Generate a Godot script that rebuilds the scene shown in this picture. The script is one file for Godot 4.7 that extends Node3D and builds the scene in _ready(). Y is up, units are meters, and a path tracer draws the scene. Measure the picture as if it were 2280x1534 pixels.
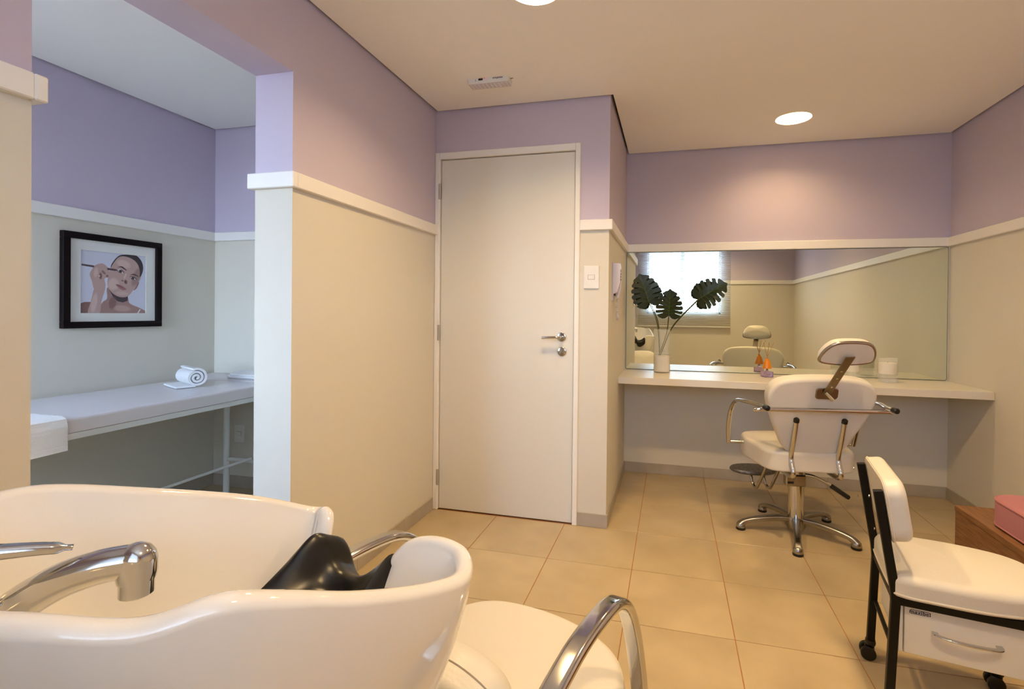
extends Node3D
# A small beauty room: wash basin in the foreground, styling chair at a mirrored counter, massage room through an opening.
# World: x to the right, y up, depth away from the window wall = -z. W(x, y, depth) makes a point.

const XL := -1.387      # room face of the left wall
const TH := 0.169       # thickness of the left wall
const ZD := 2.746       # door wall
const XR := -0.340      # side wall of the mirror niche
const ZM := 3.787       # mirror wall
const XT := 1.761       # right wall
const ZB := -0.49       # window wall
const X2 := -3.017      # massage room: left wall
const Z2 := 2.7325      # massage room: end wall
const H := 2.404        # ceiling
const TOP := 2.524      # top of the walls, above the ceiling boards
const RAIL0 := 1.651
const RAIL1 := 1.709
const OPEN0 := 0.797    # opening in the left wall, from .. to
const OPEN1 := 1.581
const OPENY := 2.087
const GAP := 0.016      # shadow gap round the ceiling boards
const WOUT := 0.15

var M := {}
var used_names := {}

func W(x: float, y: float, d: float) -> Vector3:
	return Vector3(x, y, -d)

# ------------------------------------------------------------------ mesh building
class Shape:
	var v := PackedVector3Array()

	func tri(a: Vector3, b: Vector3, c: Vector3) -> void:
		v.append(a); v.append(b); v.append(c)

	func quad(a: Vector3, b: Vector3, c: Vector3, d: Vector3) -> void:
		tri(a, b, c); tri(a, c, d)

	func add(o: Shape, t := Transform3D.IDENTITY) -> Shape:
		for p in o.v:
			v.append(t * p)
		return self

	func out_quad(a: Vector3, b: Vector3, c: Vector3, d: Vector3, mid: Vector3) -> void:
		if (b - a).cross(c - a).dot((a + b + c + d) / 4.0 - mid) < 0.0:
			quad(a, d, c, b)
		else:
			quad(a, b, c, d)

	func out_tri(a: Vector3, b: Vector3, c: Vector3, mid: Vector3) -> void:
		if (b - a).cross(c - a).dot((a + b + c) / 3.0 - mid) < 0.0:
			tri(a, c, b)
		else:
			tri(a, b, c)

	# chamfered box between two corners
	func box(p: Vector3, q: Vector3, bev := 0.0) -> Shape:
		var lo := Vector3(minf(p.x, q.x), minf(p.y, q.y), minf(p.z, q.z))
		var hi := Vector3(maxf(p.x, q.x), maxf(p.y, q.y), maxf(p.z, q.z))
		var mid := (lo + hi) / 2.0
		var h := (hi - lo) / 2.0
		var b := minf(bev, minf(h.x, minf(h.y, h.z)) * 0.9)
		var pt := func(s: Vector3, axis: int) -> Vector3:
			var r := Vector3.ZERO
			for k in 3:
				r[k] = mid[k] + s[k] * (h[k] if k == axis else h[k] - b)
			return r
		for axis in 3:
			var u := (axis + 1) % 3
			var w := (axis + 2) % 3
			for sg in [-1.0, 1.0]:
				var c: Array = []
				for k in [[-1.0, -1.0], [1.0, -1.0], [1.0, 1.0], [-1.0, 1.0]]:
					var s := Vector3.ZERO
					s[axis] = sg; s[u] = k[0]; s[w] = k[1]
					c.append(pt.call(s, axis))
				out_quad(c[0], c[1], c[2], c[3], mid)
			if b > 0.0:
				for s1 in [-1.0, 1.0]:
					for s2 in [-1.0, 1.0]:
						var e: Array = []
						for k in [[-1.0, u], [1.0, u], [1.0, w], [-1.0, w]]:
							var s := Vector3.ZERO
							s[axis] = k[0]; s[u] = s1; s[w] = s2
							e.append(pt.call(s, k[1]))
						out_quad(e[0], e[1], e[2], e[3], mid)
		if b > 0.0:
			for sx in [-1.0, 1.0]:
				for sy in [-1.0, 1.0]:
					for sz in [-1.0, 1.0]:
						var s := Vector3(sx, sy, sz)
						out_tri(pt.call(s, 0), pt.call(s, 1), pt.call(s, 2), mid)
		return self

	# skin over rings of equal count; flipped so that it faces outward when it is closed
	func loft(rings: Array, caps := true, ring_closed := true) -> Shape:
		var t := Shape.new()
		var n: int = rings[0].size()
		var m := n if ring_closed else n - 1
		for i in rings.size() - 1:
			var a: PackedVector3Array = rings[i]
			var b: PackedVector3Array = rings[i + 1]
			for k in m:
				var k2 := (k + 1) % n
				t.quad(a[k], a[k2], b[k2], b[k])
		if caps and ring_closed:
			for side in 2:
				var r: PackedVector3Array = rings[0] if side == 0 else rings[rings.size() - 1]
				var c := Vector3.ZERO
				for p in r:
					c += p
				c /= n
				for k in n:
					if side == 0:
						t.tri(r[(k + 1) % n], r[k], c)
					else:
						t.tri(r[k], r[(k + 1) % n], c)
		var o: Vector3 = rings[0][0]
		var vol := 0.0
		for i in range(0, t.v.size(), 3):
			vol += (t.v[i] - o).dot((t.v[i + 1] - o).cross(t.v[i + 2] - o))
		if vol < 0.0:
			for i in range(0, t.v.size(), 3):
				var s := t.v[i + 1]
				t.v[i + 1] = t.v[i + 2]
				t.v[i + 2] = s
		v.append_array(t.v)
		return self

	# sweep a 2D profile (in the frame side/normal) along a path
	func sweep(path: PackedVector3Array, prof: PackedVector2Array, up := Vector3.UP, scales := PackedFloat32Array(), fixed := false) -> Shape:
		var rings: Array = []
		var n := path.size()
		var nrm := Vector3.ZERO
		for i in n:
			var t := (path[mini(i + 1, n - 1)] - path[maxi(i - 1, 0)]).normalized()
			if i == 0 or fixed:
				var u := up
				if absf(t.dot(u)) > 0.99:
					u = Vector3.RIGHT
				nrm = (u - t * u.dot(t)).normalized()
			else:
				nrm = (nrm - t * nrm.dot(t)).normalized()
			var side := t.cross(nrm)
			var k := scales[i] if scales.size() > i else 1.0
			var r := PackedVector3Array()
			for p in prof:
				r.append(path[i] + (side * p.x + nrm * p.y) * k)
			rings.append(r)
		return loft(rings)

	func tube(path: PackedVector3Array, radius: float, seg := 12, scales := PackedFloat32Array()) -> Shape:
		var prof := PackedVector2Array()
		for k in seg:
			prof.append(Vector2.from_angle(TAU * k / seg) * radius)
		return sweep(path, prof, Vector3.UP, scales)

	# profile of (radius, height) turned about the y axis
	func lathe(prof: Array, seg := 32, at := Vector3.ZERO, caps := true) -> Shape:
		var rings: Array = []
		for p in prof:
			var r := PackedVector3Array()
			for k in seg:
				var a := TAU * k / seg
				r.append(at + Vector3(cos(a) * p[0], p[1], sin(a) * p[0]))
			rings.append(r)
		return loft(rings, caps)

	func mesh(smooth_deg := 40.0) -> ArrayMesh:
		var n := v.size()
		var face := PackedVector3Array()
		var near := {}
		var key := PackedInt32Array()
		key.resize(n)
		var ids := 0
		var lists: Array = []
		for i in range(0, n, 3):
			face.append((v[i + 1] - v[i]).cross(v[i + 2] - v[i]))
		for i in n:
			var q := Vector3i((v[i] * 20000.0).round())
			if not near.has(q):
				near[q] = ids
				lists.append(PackedInt32Array())
				ids += 1
			key[i] = near[q]
			lists[key[i]].append(i / 3)
		var unit := PackedVector3Array()
		for f in face:
			unit.append(f.normalized())
		var lim := cos(deg_to_rad(smooth_deg))
		var nor := PackedVector3Array()
		nor.resize(n)
		for i in n:
			var me := unit[i / 3]
			var s := Vector3.ZERO
			for f in lists[key[i]]:
				if unit[f].dot(me) >= lim:
					s += face[f]
			nor[i] = s.normalized() if s.length_squared() > 1e-24 else me
		var vv := PackedVector3Array()
		var nn := PackedVector3Array()
		vv.resize(n); nn.resize(n)
		for i in range(0, n, 3):      # Godot's front faces run clockwise
			vv[i] = v[i]; vv[i + 1] = v[i + 2]; vv[i + 2] = v[i + 1]
			nn[i] = nor[i]; nn[i + 1] = nor[i + 2]; nn[i + 2] = nor[i + 1]
		var arr := []
		arr.resize(Mesh.ARRAY_MAX)
		arr[Mesh.ARRAY_VERTEX] = vv
		arr[Mesh.ARRAY_NORMAL] = nn
		var am := ArrayMesh.new()
		am.add_surface_from_arrays(Mesh.PRIMITIVE_TRIANGLES, arr)
		return am

# rounded rectangle outline, always 4 * (q + 1) points
func rrect(w: float, d: float, r: float, q := 6) -> PackedVector2Array:
	var o := PackedVector2Array()
	r = minf(r, minf(w, d) / 2.0)
	for c in 4:
		var cen := Vector2((w / 2.0 - r) * [1, -1, -1, 1][c], (d / 2.0 - r) * [1, 1, -1, -1][c])
		for k in q + 1:
			o.append(cen + Vector2.from_angle(PI / 2.0 * (c + float(k) / q)) * r)
	return o

# smooth closed outline through control points
func smooth2(pts: Array, per := 6) -> PackedVector2Array:
	var o := PackedVector2Array()
	var n := pts.size()
	for i in n:
		for k in per:
			o.append(pts[i].cubic_interpolate(pts[(i + 1) % n], pts[(i - 1 + n) % n], pts[(i + 2) % n], float(k) / per))
	return o

func smooth3(pts: Array, per := 8, closed := false) -> PackedVector3Array:
	var o := PackedVector3Array()
	var n := pts.size()
	for i in (n if closed else n - 1):
		var a: Vector3 = pts[(i - 1 + n) % n] if closed or i > 0 else pts[0] * 2.0 - pts[1]
		var b: Vector3 = pts[(i + 2) % n] if closed or i < n - 2 else pts[n - 1] * 2.0 - pts[n - 2]
		for k in per:
			o.append(pts[i].cubic_interpolate(pts[(i + 1) % n], a, b, float(k) / per))
	if not closed:
		o.append(pts[n - 1])
	return o

func inset(poly: PackedVector2Array, e: float) -> PackedVector2Array:
	var o := PackedVector2Array()
	var n := poly.size()
	var area := 0.0
	for i in n:
		area += poly[i].cross(poly[(i + 1) % n])
	var sg := 1.0 if area > 0.0 else -1.0
	for i in n:
		var t := (poly[(i + 1) % n] - poly[(i - 1 + n) % n]).normalized()
		o.append(poly[i] + Vector2(-t.y, t.x) * e * sg)
	return o

# upholstered pad over an outline in x/y, thickness along z from 0 to t, rounded edges, domed front
func pad(poly: PackedVector2Array, t: float, er: float, crown := 0.0, back_r := -1.0) -> Shape:
	var s := Shape.new()
	var rings: Array = []
	var ring := func(e: float, z: float) -> void:
		var r := PackedVector3Array()
		for p in inset(poly, e):
			r.append(Vector3(p.x, p.y, z))
		rings.append(r)
	var br := er if back_r < 0.0 else back_r
	for k in 6:
		var a := PI / 2.0 * k / 5.0
		ring.call(br * (1.0 - sin(a)), br * (1.0 - cos(a)))
	for k in 6:
		var a := PI / 2.0 * k / 5.0
		ring.call(er * (1.0 - cos(a)), t - er + er * sin(a))
	var last: PackedVector3Array = rings[rings.size() - 1]
	var c := Vector3.ZERO
	for p in last:
		c += p
	c /= last.size()
	for k in [0.85, 0.65, 0.4, 0.15]:
		var r := PackedVector3Array()
		for p in last:
			var q: Vector3 = c + (p - c) * k
			q.z = t + crown * (1.0 - k * k)
			r.append(q)
		rings.append(r)
	s.loft(rings)
	return s

# flat plate with an outline in x/y and thickness along z
func plate(poly: PackedVector2Array, z0: float, z1: float) -> Shape:
	var s := Shape.new()
	var idx := Geometry2D.triangulate_polygon(poly)
	var n := poly.size()
	var area := 0.0
	for i in n:
		area += poly[i].cross(poly[(i + 1) % n])
	var up := area > 0.0
	for i in range(0, idx.size(), 3):
		var a := poly[idx[i]]
		var b := poly[idx[i + 1]]
		var c := poly[idx[i + 2]]
		if (b - a).cross(c - a) < 0.0:
			var w := b
			b = c
			c = w
		s.tri(Vector3(a.x, a.y, z1), Vector3(b.x, b.y, z1), Vector3(c.x, c.y, z1))
		s.tri(Vector3(a.x, a.y, z0), Vector3(c.x, c.y, z0), Vector3(b.x, b.y, z0))
	for i in n:
		var a := poly[i]
		var b := poly[(i + 1) % n]
		if not up:
			var w := a
			a = b
			b = w
		s.quad(Vector3(a.x, a.y, z0), Vector3(b.x, b.y, z0), Vector3(b.x, b.y, z1), Vector3(a.x, a.y, z1))
	return s

func bar(a: Vector3, b: Vector3, w: float, h: float, r := 0.003) -> Shape:
	return Shape.new().sweep(PackedVector3Array([a, b]), rrect(w, h, r, 3))

func rot(axis: Vector3, deg: float, at := Vector3.ZERO) -> Transform3D:
	return Transform3D(Basis(axis, deg_to_rad(deg)), at)

# ------------------------------------------------------------------ nodes
func numbered(called: String) -> String:
	if not used_names.has(called):
		used_names[called] = 0
		return called
	used_names[called] += 1
	return "%s_%03d" % [called, used_names[called]]

func tag(o: Node, label: String, category: String, group := "") -> void:
	o.set_meta("label", label)
	o.set_meta("category", category)
	if group:
		o.set_meta("group", group)

func thing(called: String, label: String, category: String, at := Vector3.ZERO, turn := 0.0, group := "") -> Node3D:
	var o := Node3D.new()
	o.name = numbered(called)
	add_child(o)
	o.position = at
	o.rotation.y = turn
	tag(o, label, category, group)
	return o

func structure(called: String) -> Node3D:
	var o := Node3D.new()
	o.name = called
	o.set_meta("kind", "structure")
	add_child(o)
	return o

func put(s: Shape, called: String, mat: Material, parent: Node, smooth := 40.0) -> MeshInstance3D:
	return put_mesh(s.mesh(smooth), called, mat, parent)

func put_mesh(m: Mesh, called: String, mat: Material, parent: Node) -> MeshInstance3D:
	var o := MeshInstance3D.new()
	o.name = called
	o.mesh = m
	o.material_override = mat
	parent.add_child(o, true)
	return o

func lettering(words: String, size: float, mat: Material, parent: Node, at: Transform3D, called := "lettering", bold := true) -> void:
	var t := TextMesh.new()
	t.text = words
	var f := SystemFont.new()
	f.font_names = PackedStringArray(["Droid Sans"])
	f.font_weight = 700 if bold else 400
	t.font = f
	t.font_size = 32
	t.pixel_size = size / 32.0
	t.depth = 0.0006
	var o := put_mesh(t, called, mat, parent)
	o.transform = at

# ------------------------------------------------------------------ materials
func mat(c: Color, rough := 0.6, metal := 0.0, spec := 0.5) -> StandardMaterial3D:
	var m := StandardMaterial3D.new()
	m.albedo_color = c
	m.roughness = rough
	m.metallic = metal
	m.metallic_specular = spec
	return m

func noise_tex(seed_: int, freq: float, lo: Color, hi: Color, size := 512, octaves := 4) -> NoiseTexture2D:
	var n := FastNoiseLite.new()
	n.seed = seed_
	n.frequency = freq
	n.fractal_octaves = octaves
	var t := NoiseTexture2D.new()
	t.width = size
	t.height = size
	t.seamless = true
	t.noise = n
	var g := Gradient.new()
	g.set_color(0, lo)
	g.set_color(1, hi)
	t.color_ramp = g
	return t

func grain(m: StandardMaterial3D, tex: Texture2D, scale: Vector3) -> StandardMaterial3D:
	m.albedo_texture = tex
	m.uv1_triplanar = true
	m.uv1_world_triplanar = true
	m.uv1_scale = scale
	return m

func relief(m: StandardMaterial3D, seed_: int, freq: float, amount: float, scale: float) -> StandardMaterial3D:
	var n := FastNoiseLite.new()
	n.seed = seed_
	n.frequency = freq
	var t := NoiseTexture2D.new()
	t.width = 256
	t.height = 256
	t.seamless = true
	t.as_normal_map = true
	t.bump_strength = 4.0
	t.noise = n
	m.normal_enabled = true
	m.normal_texture = t
	m.normal_scale = amount
	m.uv1_triplanar = true
	m.uv1_world_triplanar = true
	m.uv1_scale = Vector3.ONE * scale
	return m

func make_materials() -> void:
	M.dado = mat(Color(0.84, 0.82, 0.77), 0.75, 0.0, 0.3)
	M.lilac = mat(Color(0.775, 0.735, 0.80), 0.8, 0.0, 0.3)
	M.ceiling = mat(Color(0.965, 0.955, 0.935), 0.9, 0.0, 0.2)
	M.concrete = mat(Color(0.42, 0.41, 0.40), 0.95)
	M.trim = mat(Color(0.92, 0.91, 0.89), 0.5)
	M.door = mat(Color(0.86, 0.845, 0.805), 0.45)
	M.counter = mat(Color(0.86, 0.835, 0.78), 0.32)
	M.tiles = []
	for k in 3:
		var t := mat(Color(0.765, 0.69, 0.555) * [1.0, 0.985, 1.012][k], 0.32)
		grain(t, noise_tex(11 + k, 0.006, Color(0.90, 0.89, 0.87), Color(1, 1, 1)), Vector3(0.9, 0.9, 0.9))
		t.uv1_offset = Vector3(0.37 * k, 0.1, 0.23 * k)
		M.tiles.append(t)
	M.skirting = grain(mat(Color(0.70, 0.66, 0.605), 0.4), noise_tex(5, 0.01, Color(0.92, 0.92, 0.92), Color(1, 1, 1)), Vector3.ONE)
	M.grout = mat(Color(0.66, 0.46, 0.30), 0.95)
	M.mirror = mat(Color(0.90, 0.925, 0.885), 0.0, 1.0)
	M.mirror_edge = mat(Color(0.36, 0.42, 0.36), 0.2)
	M.hinge = mat(Color(0.72, 0.70, 0.67), 0.5, 0.6)
	M.chrome = mat(Color(0.80, 0.80, 0.80), 0.09, 1.0)
	M.dull_metal = mat(Color(0.62, 0.59, 0.54), 0.28, 1.0)
	M.alloy = mat(Color(0.66, 0.65, 0.63), 0.25, 1.0)
	M.tread = grain(mat(Color(0.62, 0.60, 0.57), 0.4, 0.7), noise_tex(31, 0.05, Color(0.55, 0.55, 0.55), Color(1, 1, 1), 256), Vector3.ONE * 4.0)
	M.ceramic = mat(Color(0.90, 0.885, 0.86), 0.04)
	M.ceramic.clearcoat_enabled = true
	M.ceramic.clearcoat = 0.6
	M.ceramic.clearcoat_roughness = 0.03
	M.vinyl = relief(mat(Color(0.83, 0.81, 0.775), 0.42), 3, 0.06, 0.12, 6.0)
	M.piping = mat(Color(0.84, 0.81, 0.76), 0.5)
	M.thread = mat(Color(0.60, 0.56, 0.52), 0.8)
	M.rubber = mat(Color(0.035, 0.033, 0.036), 0.32)
	M.black = mat(Color(0.045, 0.04, 0.042), 0.35)
	M.black_paint = mat(Color(0.03, 0.026, 0.026), 0.45, 0.0, 0.35)
	M.laminate = mat(Color(0.90, 0.885, 0.85), 0.35)
	M.plastic = mat(Color(0.89, 0.885, 0.87), 0.35)
	M.grey_plastic = mat(Color(0.80, 0.765, 0.79), 0.4)
	M.ink = mat(Color(0.15, 0.14, 0.16), 0.6)
	M.red_led = mat(Color(0.9, 0.25, 0.25), 0.3)
	M.red_led.emission_enabled = true
	M.red_led.emission = Color(1.0, 0.25, 0.25)
	M.red_led.emission_energy_multiplier = 0.6
	M.wood = grain(mat(Color(0.575, 0.42, 0.275), 0.5), noise_tex(21, 0.02, Color(0.72, 0.66, 0.60), Color(1, 1, 1), 512, 5), Vector3(9.0, 9.0, 0.7))
	M.pink = relief(mat(Color(0.67, 0.435, 0.46), 0.85), 8, 0.12, 0.35, 8.0)
	M.pink.rim_enabled = true
	M.pink.rim = 0.3
	M.towel = relief(mat(Color(0.93, 0.93, 0.93), 0.95), 9, 0.2, 0.9, 7.0)
	M.towel.rim_enabled = true
	M.towel.rim = 0.4
	M.steel_white = mat(Color(0.86, 0.875, 0.87), 0.35)
	M.frame_wood = mat(Color(0.075, 0.04, 0.045), 0.4, 0.0, 0.25)
	M.mat_board = mat(Color(0.90, 0.90, 0.88), 0.9)
	M.glass = mat(Color(1, 1, 1, 0.04), 0.02)
	M.glass.transparency = BaseMaterial3D.TRANSPARENCY_ALPHA
	M.picture_glass = mat(Color(1, 1, 1, 0.01), 0.02, 0.0, 0.15)
	M.picture_glass.transparency = BaseMaterial3D.TRANSPARENCY_ALPHA
	M.clear = mat(Color(1, 1, 1, 0.02), 0.0)
	M.clear.refraction_enabled = true
	M.clear.refraction_scale = 0.05
	M.vase_glass = mat(Color(0.97, 0.98, 0.97, 0.12), 0.02)
	M.vase_glass.transparency = BaseMaterial3D.TRANSPARENCY_ALPHA
	M.purple_glass = mat(Color(0.80, 0.70, 0.88, 0.15), 0.05)
	M.purple_glass.refraction_enabled = true
	M.purple_glass.refraction_scale = 0.05
	M.orange = mat(Color(0.84, 0.50, 0.07), 0.2)
	M.reed = mat(Color(0.66, 0.44, 0.20), 0.8)
	M.sand = relief(mat(Color(0.90, 0.87, 0.81), 0.95), 13, 0.3, 0.5, 10.0)
	M.wax = mat(Color(0.95, 0.92, 0.86), 0.5)
	M.leaf = grain(mat(Color(0.085, 0.165, 0.075), 0.42), noise_tex(17, 0.03, Color(0.7, 0.75, 0.7), Color(1, 1, 1), 256), Vector3.ONE * 5.0)
	M.vein = mat(Color(0.28, 0.38, 0.12), 0.5)
	M.stem = mat(Color(0.24, 0.27, 0.10), 0.5)
	M.slat = mat(Color(0.86, 0.86, 0.85), 0.45)
	M.alu = mat(Color(0.88, 0.88, 0.88), 0.4)
	M.lamp_glow = mat(Color(1, 0.97, 0.9), 0.4)
	M.lamp_glow.emission_enabled = true
	M.lamp_glow.emission = Color(1.0, 0.86, 0.62)
	M.lamp_glow.emission_energy_multiplier = 5.0

# ------------------------------------------------------------------ camera, sky, exposure
func camera_and_sky() -> void:
	var cam := Camera3D.new()
	cam.name = "camera"
	add_child(cam)
	var f := 1106.85            # focal length in pixels of the 2280 x 1534 frame
	cam.projection = Camera3D.PROJECTION_FRUSTUM
	cam.near = 0.05
	cam.far = 200.0
	cam.size = 1534.0 / f * cam.near
	cam.frustum_offset = Vector2((1140.0 - 1219.35) / f, -(767.0 - 702.78) / f) * cam.near
	cam.position = Vector3(0, 1.1929, 0)
	cam.rotation = Vector3(-0.0065, 0.2445, 0.0104)
	cam.current = true
	var we := WorldEnvironment.new()
	we.name = "surroundings"
	add_child(we)
	var e := Environment.new()
	e.tonemap_mode = Environment.TONE_MAPPER_LINEAR
	e.tonemap_exposure = 1.06
	e.background_mode = Environment.BG_SKY
	var sky := Sky.new()
	var sm := ProceduralSkyMaterial.new()
	sm.sky_top_color = Color(0.72, 0.84, 1.0)
	sm.sky_horizon_color = Color(0.86, 0.93, 1.0)
	sm.ground_bottom_color = Color(0.60, 0.64, 0.70)
	sm.ground_horizon_color = Color(0.80, 0.84, 0.88)
	sm.sky_energy_multiplier = 3.9
	sm.ground_energy_multiplier = 3.2
	sky.sky_material = sm
	e.sky = sky
	e.sdfgi_enabled = true
	e.ssao_enabled = true
	e.ssil_enabled = true
	we.environment = e

const LAMP_ENERGY := 1.95
const LAMP_COLOR := Color(1.0, 0.845, 0.595)

# ------------------------------------------------------------------ setting
func wall_cells(parent: Node, along_x: bool, a0: float, a1: float, t0: float, t1: float, holes: Array, lower: Material, upper: Material) -> void:
	# a wall that runs along x (or along the depth), between t0 and t1 across, with rectangular holes [a0, a1, y0, y1]
	var ys := [-0.02, 1.68, TOP]
	var as_ := [a0, a1]
	for h in holes:
		as_.append(h[0]); as_.append(h[1]); ys.append(h[2]); ys.append(h[3])
	ys.sort()
	as_.sort()
	var lo := Shape.new()
	var hi := Shape.new()
	for i in as_.size() - 1:
		for j in ys.size() - 1:
			if as_[i + 1] - as_[i] < 1e-4 or ys[j + 1] - ys[j] < 1e-4:
				continue
			var ma: float = (as_[i] + as_[i + 1]) / 2.0
			var my: float = (ys[j] + ys[j + 1]) / 2.0
			var cut := false
			for h in holes:
				if ma > h[0] and ma < h[1] and my > h[2] and my < h[3]:
					cut = true
			if cut:
				continue
			var p := W(as_[i], ys[j], t0) if along_x else W(t0, ys[j], as_[i])
			var q := W(as_[i + 1], ys[j + 1], t1) if along_x else W(t1, ys[j + 1], as_[i + 1])
			(lo if my < 1.68 else hi).box(p, q)
	put(lo, "lower_wall", lower, parent)
	put(hi, "upper_wall", upper, parent)

func build_walls() -> void:
	var wl := structure("wall_left")
	wall_cells(wl, false, ZB - WOUT, ZD + WOUT, XL - TH, XL, [[OPEN0, OPEN1, -1.0, OPENY]], M.dado, M.lilac)
	var wd := structure("wall_door")
	wall_cells(wd, true, XL, XR, ZD, ZD + 0.10, [[XL - 1.0, -0.503, -1.0, 2.142]], M.dado, M.lilac)
	put(Shape.new().box(W(XL, -0.02, ZD + 0.10), W(XR - 0.05, TOP, ZD + WOUT)), "core", M.dado, wd)
	var wn := structure("wall_niche")
	wall_cells(wn, false, ZD + 0.10, ZM + WOUT, XR - 0.12, XR, [], M.dado, M.lilac)
	var wm := structure("wall_mirror")
	wall_cells(wm, true, XR, XT + WOUT, ZM, ZM + WOUT, [], M.dado, M.lilac)
	var wr := structure("wall_right")
	wall_cells(wr, false, ZB - WOUT, ZM, XT, XT + WOUT, [], M.dado, M.lilac)
	var ww := structure("wall_window")
	wall_cells(ww, true, X2 - WOUT, XT, ZB - WOUT, ZB, [[-0.39, 0.735, 1.19, 2.2], [-2.97, -1.90, 0.9, 2.25]], M.dado, M.lilac)
	var w2 := structure("wall_massage_side")
	wall_cells(w2, false, ZB, Z2 + WOUT, X2 - WOUT, X2, [], M.dado, M.lilac)
	var w3 := structure("wall_massage_end")
	wall_cells(w3, true, X2, XL - TH, Z2, Z2 + WOUT, [], M.dado, M.lilac)

func build_ceiling() -> void:
	var c := structure("ceiling")
	put(Shape.new().box(W(X2 - WOUT, TOP, ZB - WOUT), W(XT + WOUT, TOP + 0.1, ZM + WOUT)), "slab", M.concrete, c)
	var main := CSGPolygon3D.new()
	main.name = "ceiling_board"
	var g := GAP
	# polygon in x / depth; the prism is turned so that its depth runs downward
	main.polygon = PackedVector2Array([Vector2(XL + g, ZB), Vector2(XT - g, ZB), Vector2(XT - g, ZM - g), Vector2(XR + g, ZM - g), Vector2(XR + g, ZD - g), Vector2(XL + g, ZD - g)])
	main.depth = 0.015
	main.rotation.x = -PI / 2.0
	main.position.y = H
	main.material = M.ceiling
	for p in lamp_spots():
		var cut := CSGCylinder3D.new()
		cut.name = "lamp_hole"
		cut.operation = CSGShape3D.OPERATION_SUBTRACTION
		cut.radius = 0.1005
		cut.height = 0.2
		cut.sides = 48
		cut.rotation.x = PI / 2.0
		cut.position = Vector3(p.x, p.y, 0)
		main.add_child(cut, true)
	c.add_child(main)
	put(Shape.new().box(W(X2 + g, H, ZB), W(XL - TH - g, H + 0.015, Z2 - g)), "massage_ceiling_board", M.ceiling, c)

func lamp_spots() -> Array:
	return [Vector2(0.706, 3.305), Vector2(-0.505, 1.775), Vector2(0.706, 1.79), Vector2(0.706, 0.30)]

const TILE := 0.4064
const TX := -0.1668
const TZ := 2.336

func build_floor() -> void:
	var fl := structure("floor")
	put(Shape.new().box(W(X2 - WOUT, -0.10, ZB - WOUT), W(XT + WOUT, -0.0025, ZM + WOUT)), "grout_bed", M.grout, fl)
	var rng := RandomNumberGenerator.new()
	rng.seed = 4
	var rooms := [[XL, XT, ZB, ZD], [XR, XT, ZD, ZM], [XL - TH, XL, OPEN0, OPEN1], [X2, XL - TH, ZB, Z2]]
	var shared := {}
	for i in range(-8, 6):
		for j in range(-8, 5):
			for ri in rooms.size():
				var r: Array = rooms[ri]
				var x0 := maxf(TX + i * TILE + 0.0017, r[0])
				var x1 := minf(TX + (i + 1) * TILE - 0.0017, r[1])
				var z0 := maxf(TZ + j * TILE + 0.0017, r[2])
				var z1 := minf(TZ + (j + 1) * TILE - 0.0017, r[3])
				if x1 - x0 < 0.01 or z1 - z0 < 0.01:
					continue
				var k := "%.3f %.3f" % [x1 - x0, z1 - z0]
				if not shared.has(k):
					shared[k] = Shape.new().box(Vector3(-(x1 - x0) / 2.0, -0.01, -(z1 - z0) / 2.0), Vector3((x1 - x0) / 2.0, 0.0, (z1 - z0) / 2.0), 0.0008).mesh()
				var o := put_mesh(shared[k], "floor_tile", M.tiles[rng.randi() % 3], fl)
				o.position = W((x0 + x1) / 2.0, rng.randf_range(-0.0002, 0.0), (z0 + z1) / 2.0)

func skirting(called: String, runs: Array) -> void:
	# runs of [from x, from depth, to x, to depth, normal x, normal depth]
	var b := structure(called)
	for r in runs:
		var a := Vector2(r[0], r[1])
		var e := Vector2(r[2], r[3])
		var nrm := Vector2(r[4], r[5]) * 0.008
		var n := int(ceil(a.distance_to(e) / TILE))
		var d := (e - a).normalized()
		for k in n:
			var p := a + d * (TILE * k + (0.0008 if k else 0.0))
			var q := a + d * minf(TILE * (k + 1) - 0.0008, a.distance_to(e))
			var s := Shape.new().box(W(p.x, 0.0005, p.y), W(q.x + nrm.x, 0.076, q.y + nrm.y), 0.0012)
			put(s, "skirting_tile", M.skirting, b)

func build_skirting() -> void:
	var t := XL - TH
	skirting("baseboard_left", [[XL, OPEN1, XL, ZD - 0.02, 1, 0], [XL, OPEN0, XL, ZB, 1, 0]])
	skirting("baseboard_jamb", [[XL, OPEN1, t, OPEN1, 0, -1], [XL, OPEN0, t, OPEN0, 0, 1]])
	skirting("baseboard_door", [[-0.503, ZD, XR + 0.008, ZD, 0, -1]])
	skirting("baseboard_niche", [[XR, ZD, XR, ZM, 1, 0]])
	skirting("baseboard_mirror", [[TX, ZM, XR, ZM, 0, -1], [TX, ZM, XT, ZM, 0, -1]])
	skirting("baseboard_right", [[XT, ZM, XT, ZB, -1, 0]])
	skirting("baseboard_window", [[XT, ZB, XL, ZB, 0, 1], [t, ZB, X2, ZB, 0, 1]])
	skirting("baseboard_massage", [[X2, Z2, X2, ZB, 1, 0], [X2, Z2, t, Z2, 0, -1], [t, Z2, t, OPEN1, -1, 0], [t, OPEN0, t, ZB, -1, 0]])

func rail(n: int, boxes: Array) -> void:
	# boxes of [x0, x1, depth0, depth1]
	var s := Shape.new()
	for b in boxes:
		s.box(W(b[0], RAIL0, b[2]), W(b[1], RAIL1, b[3]), 0.003)
	var o := put(s, "trim_%d" % n, M.trim, self, 30.0)
	o.set_meta("kind", "structure")

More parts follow.
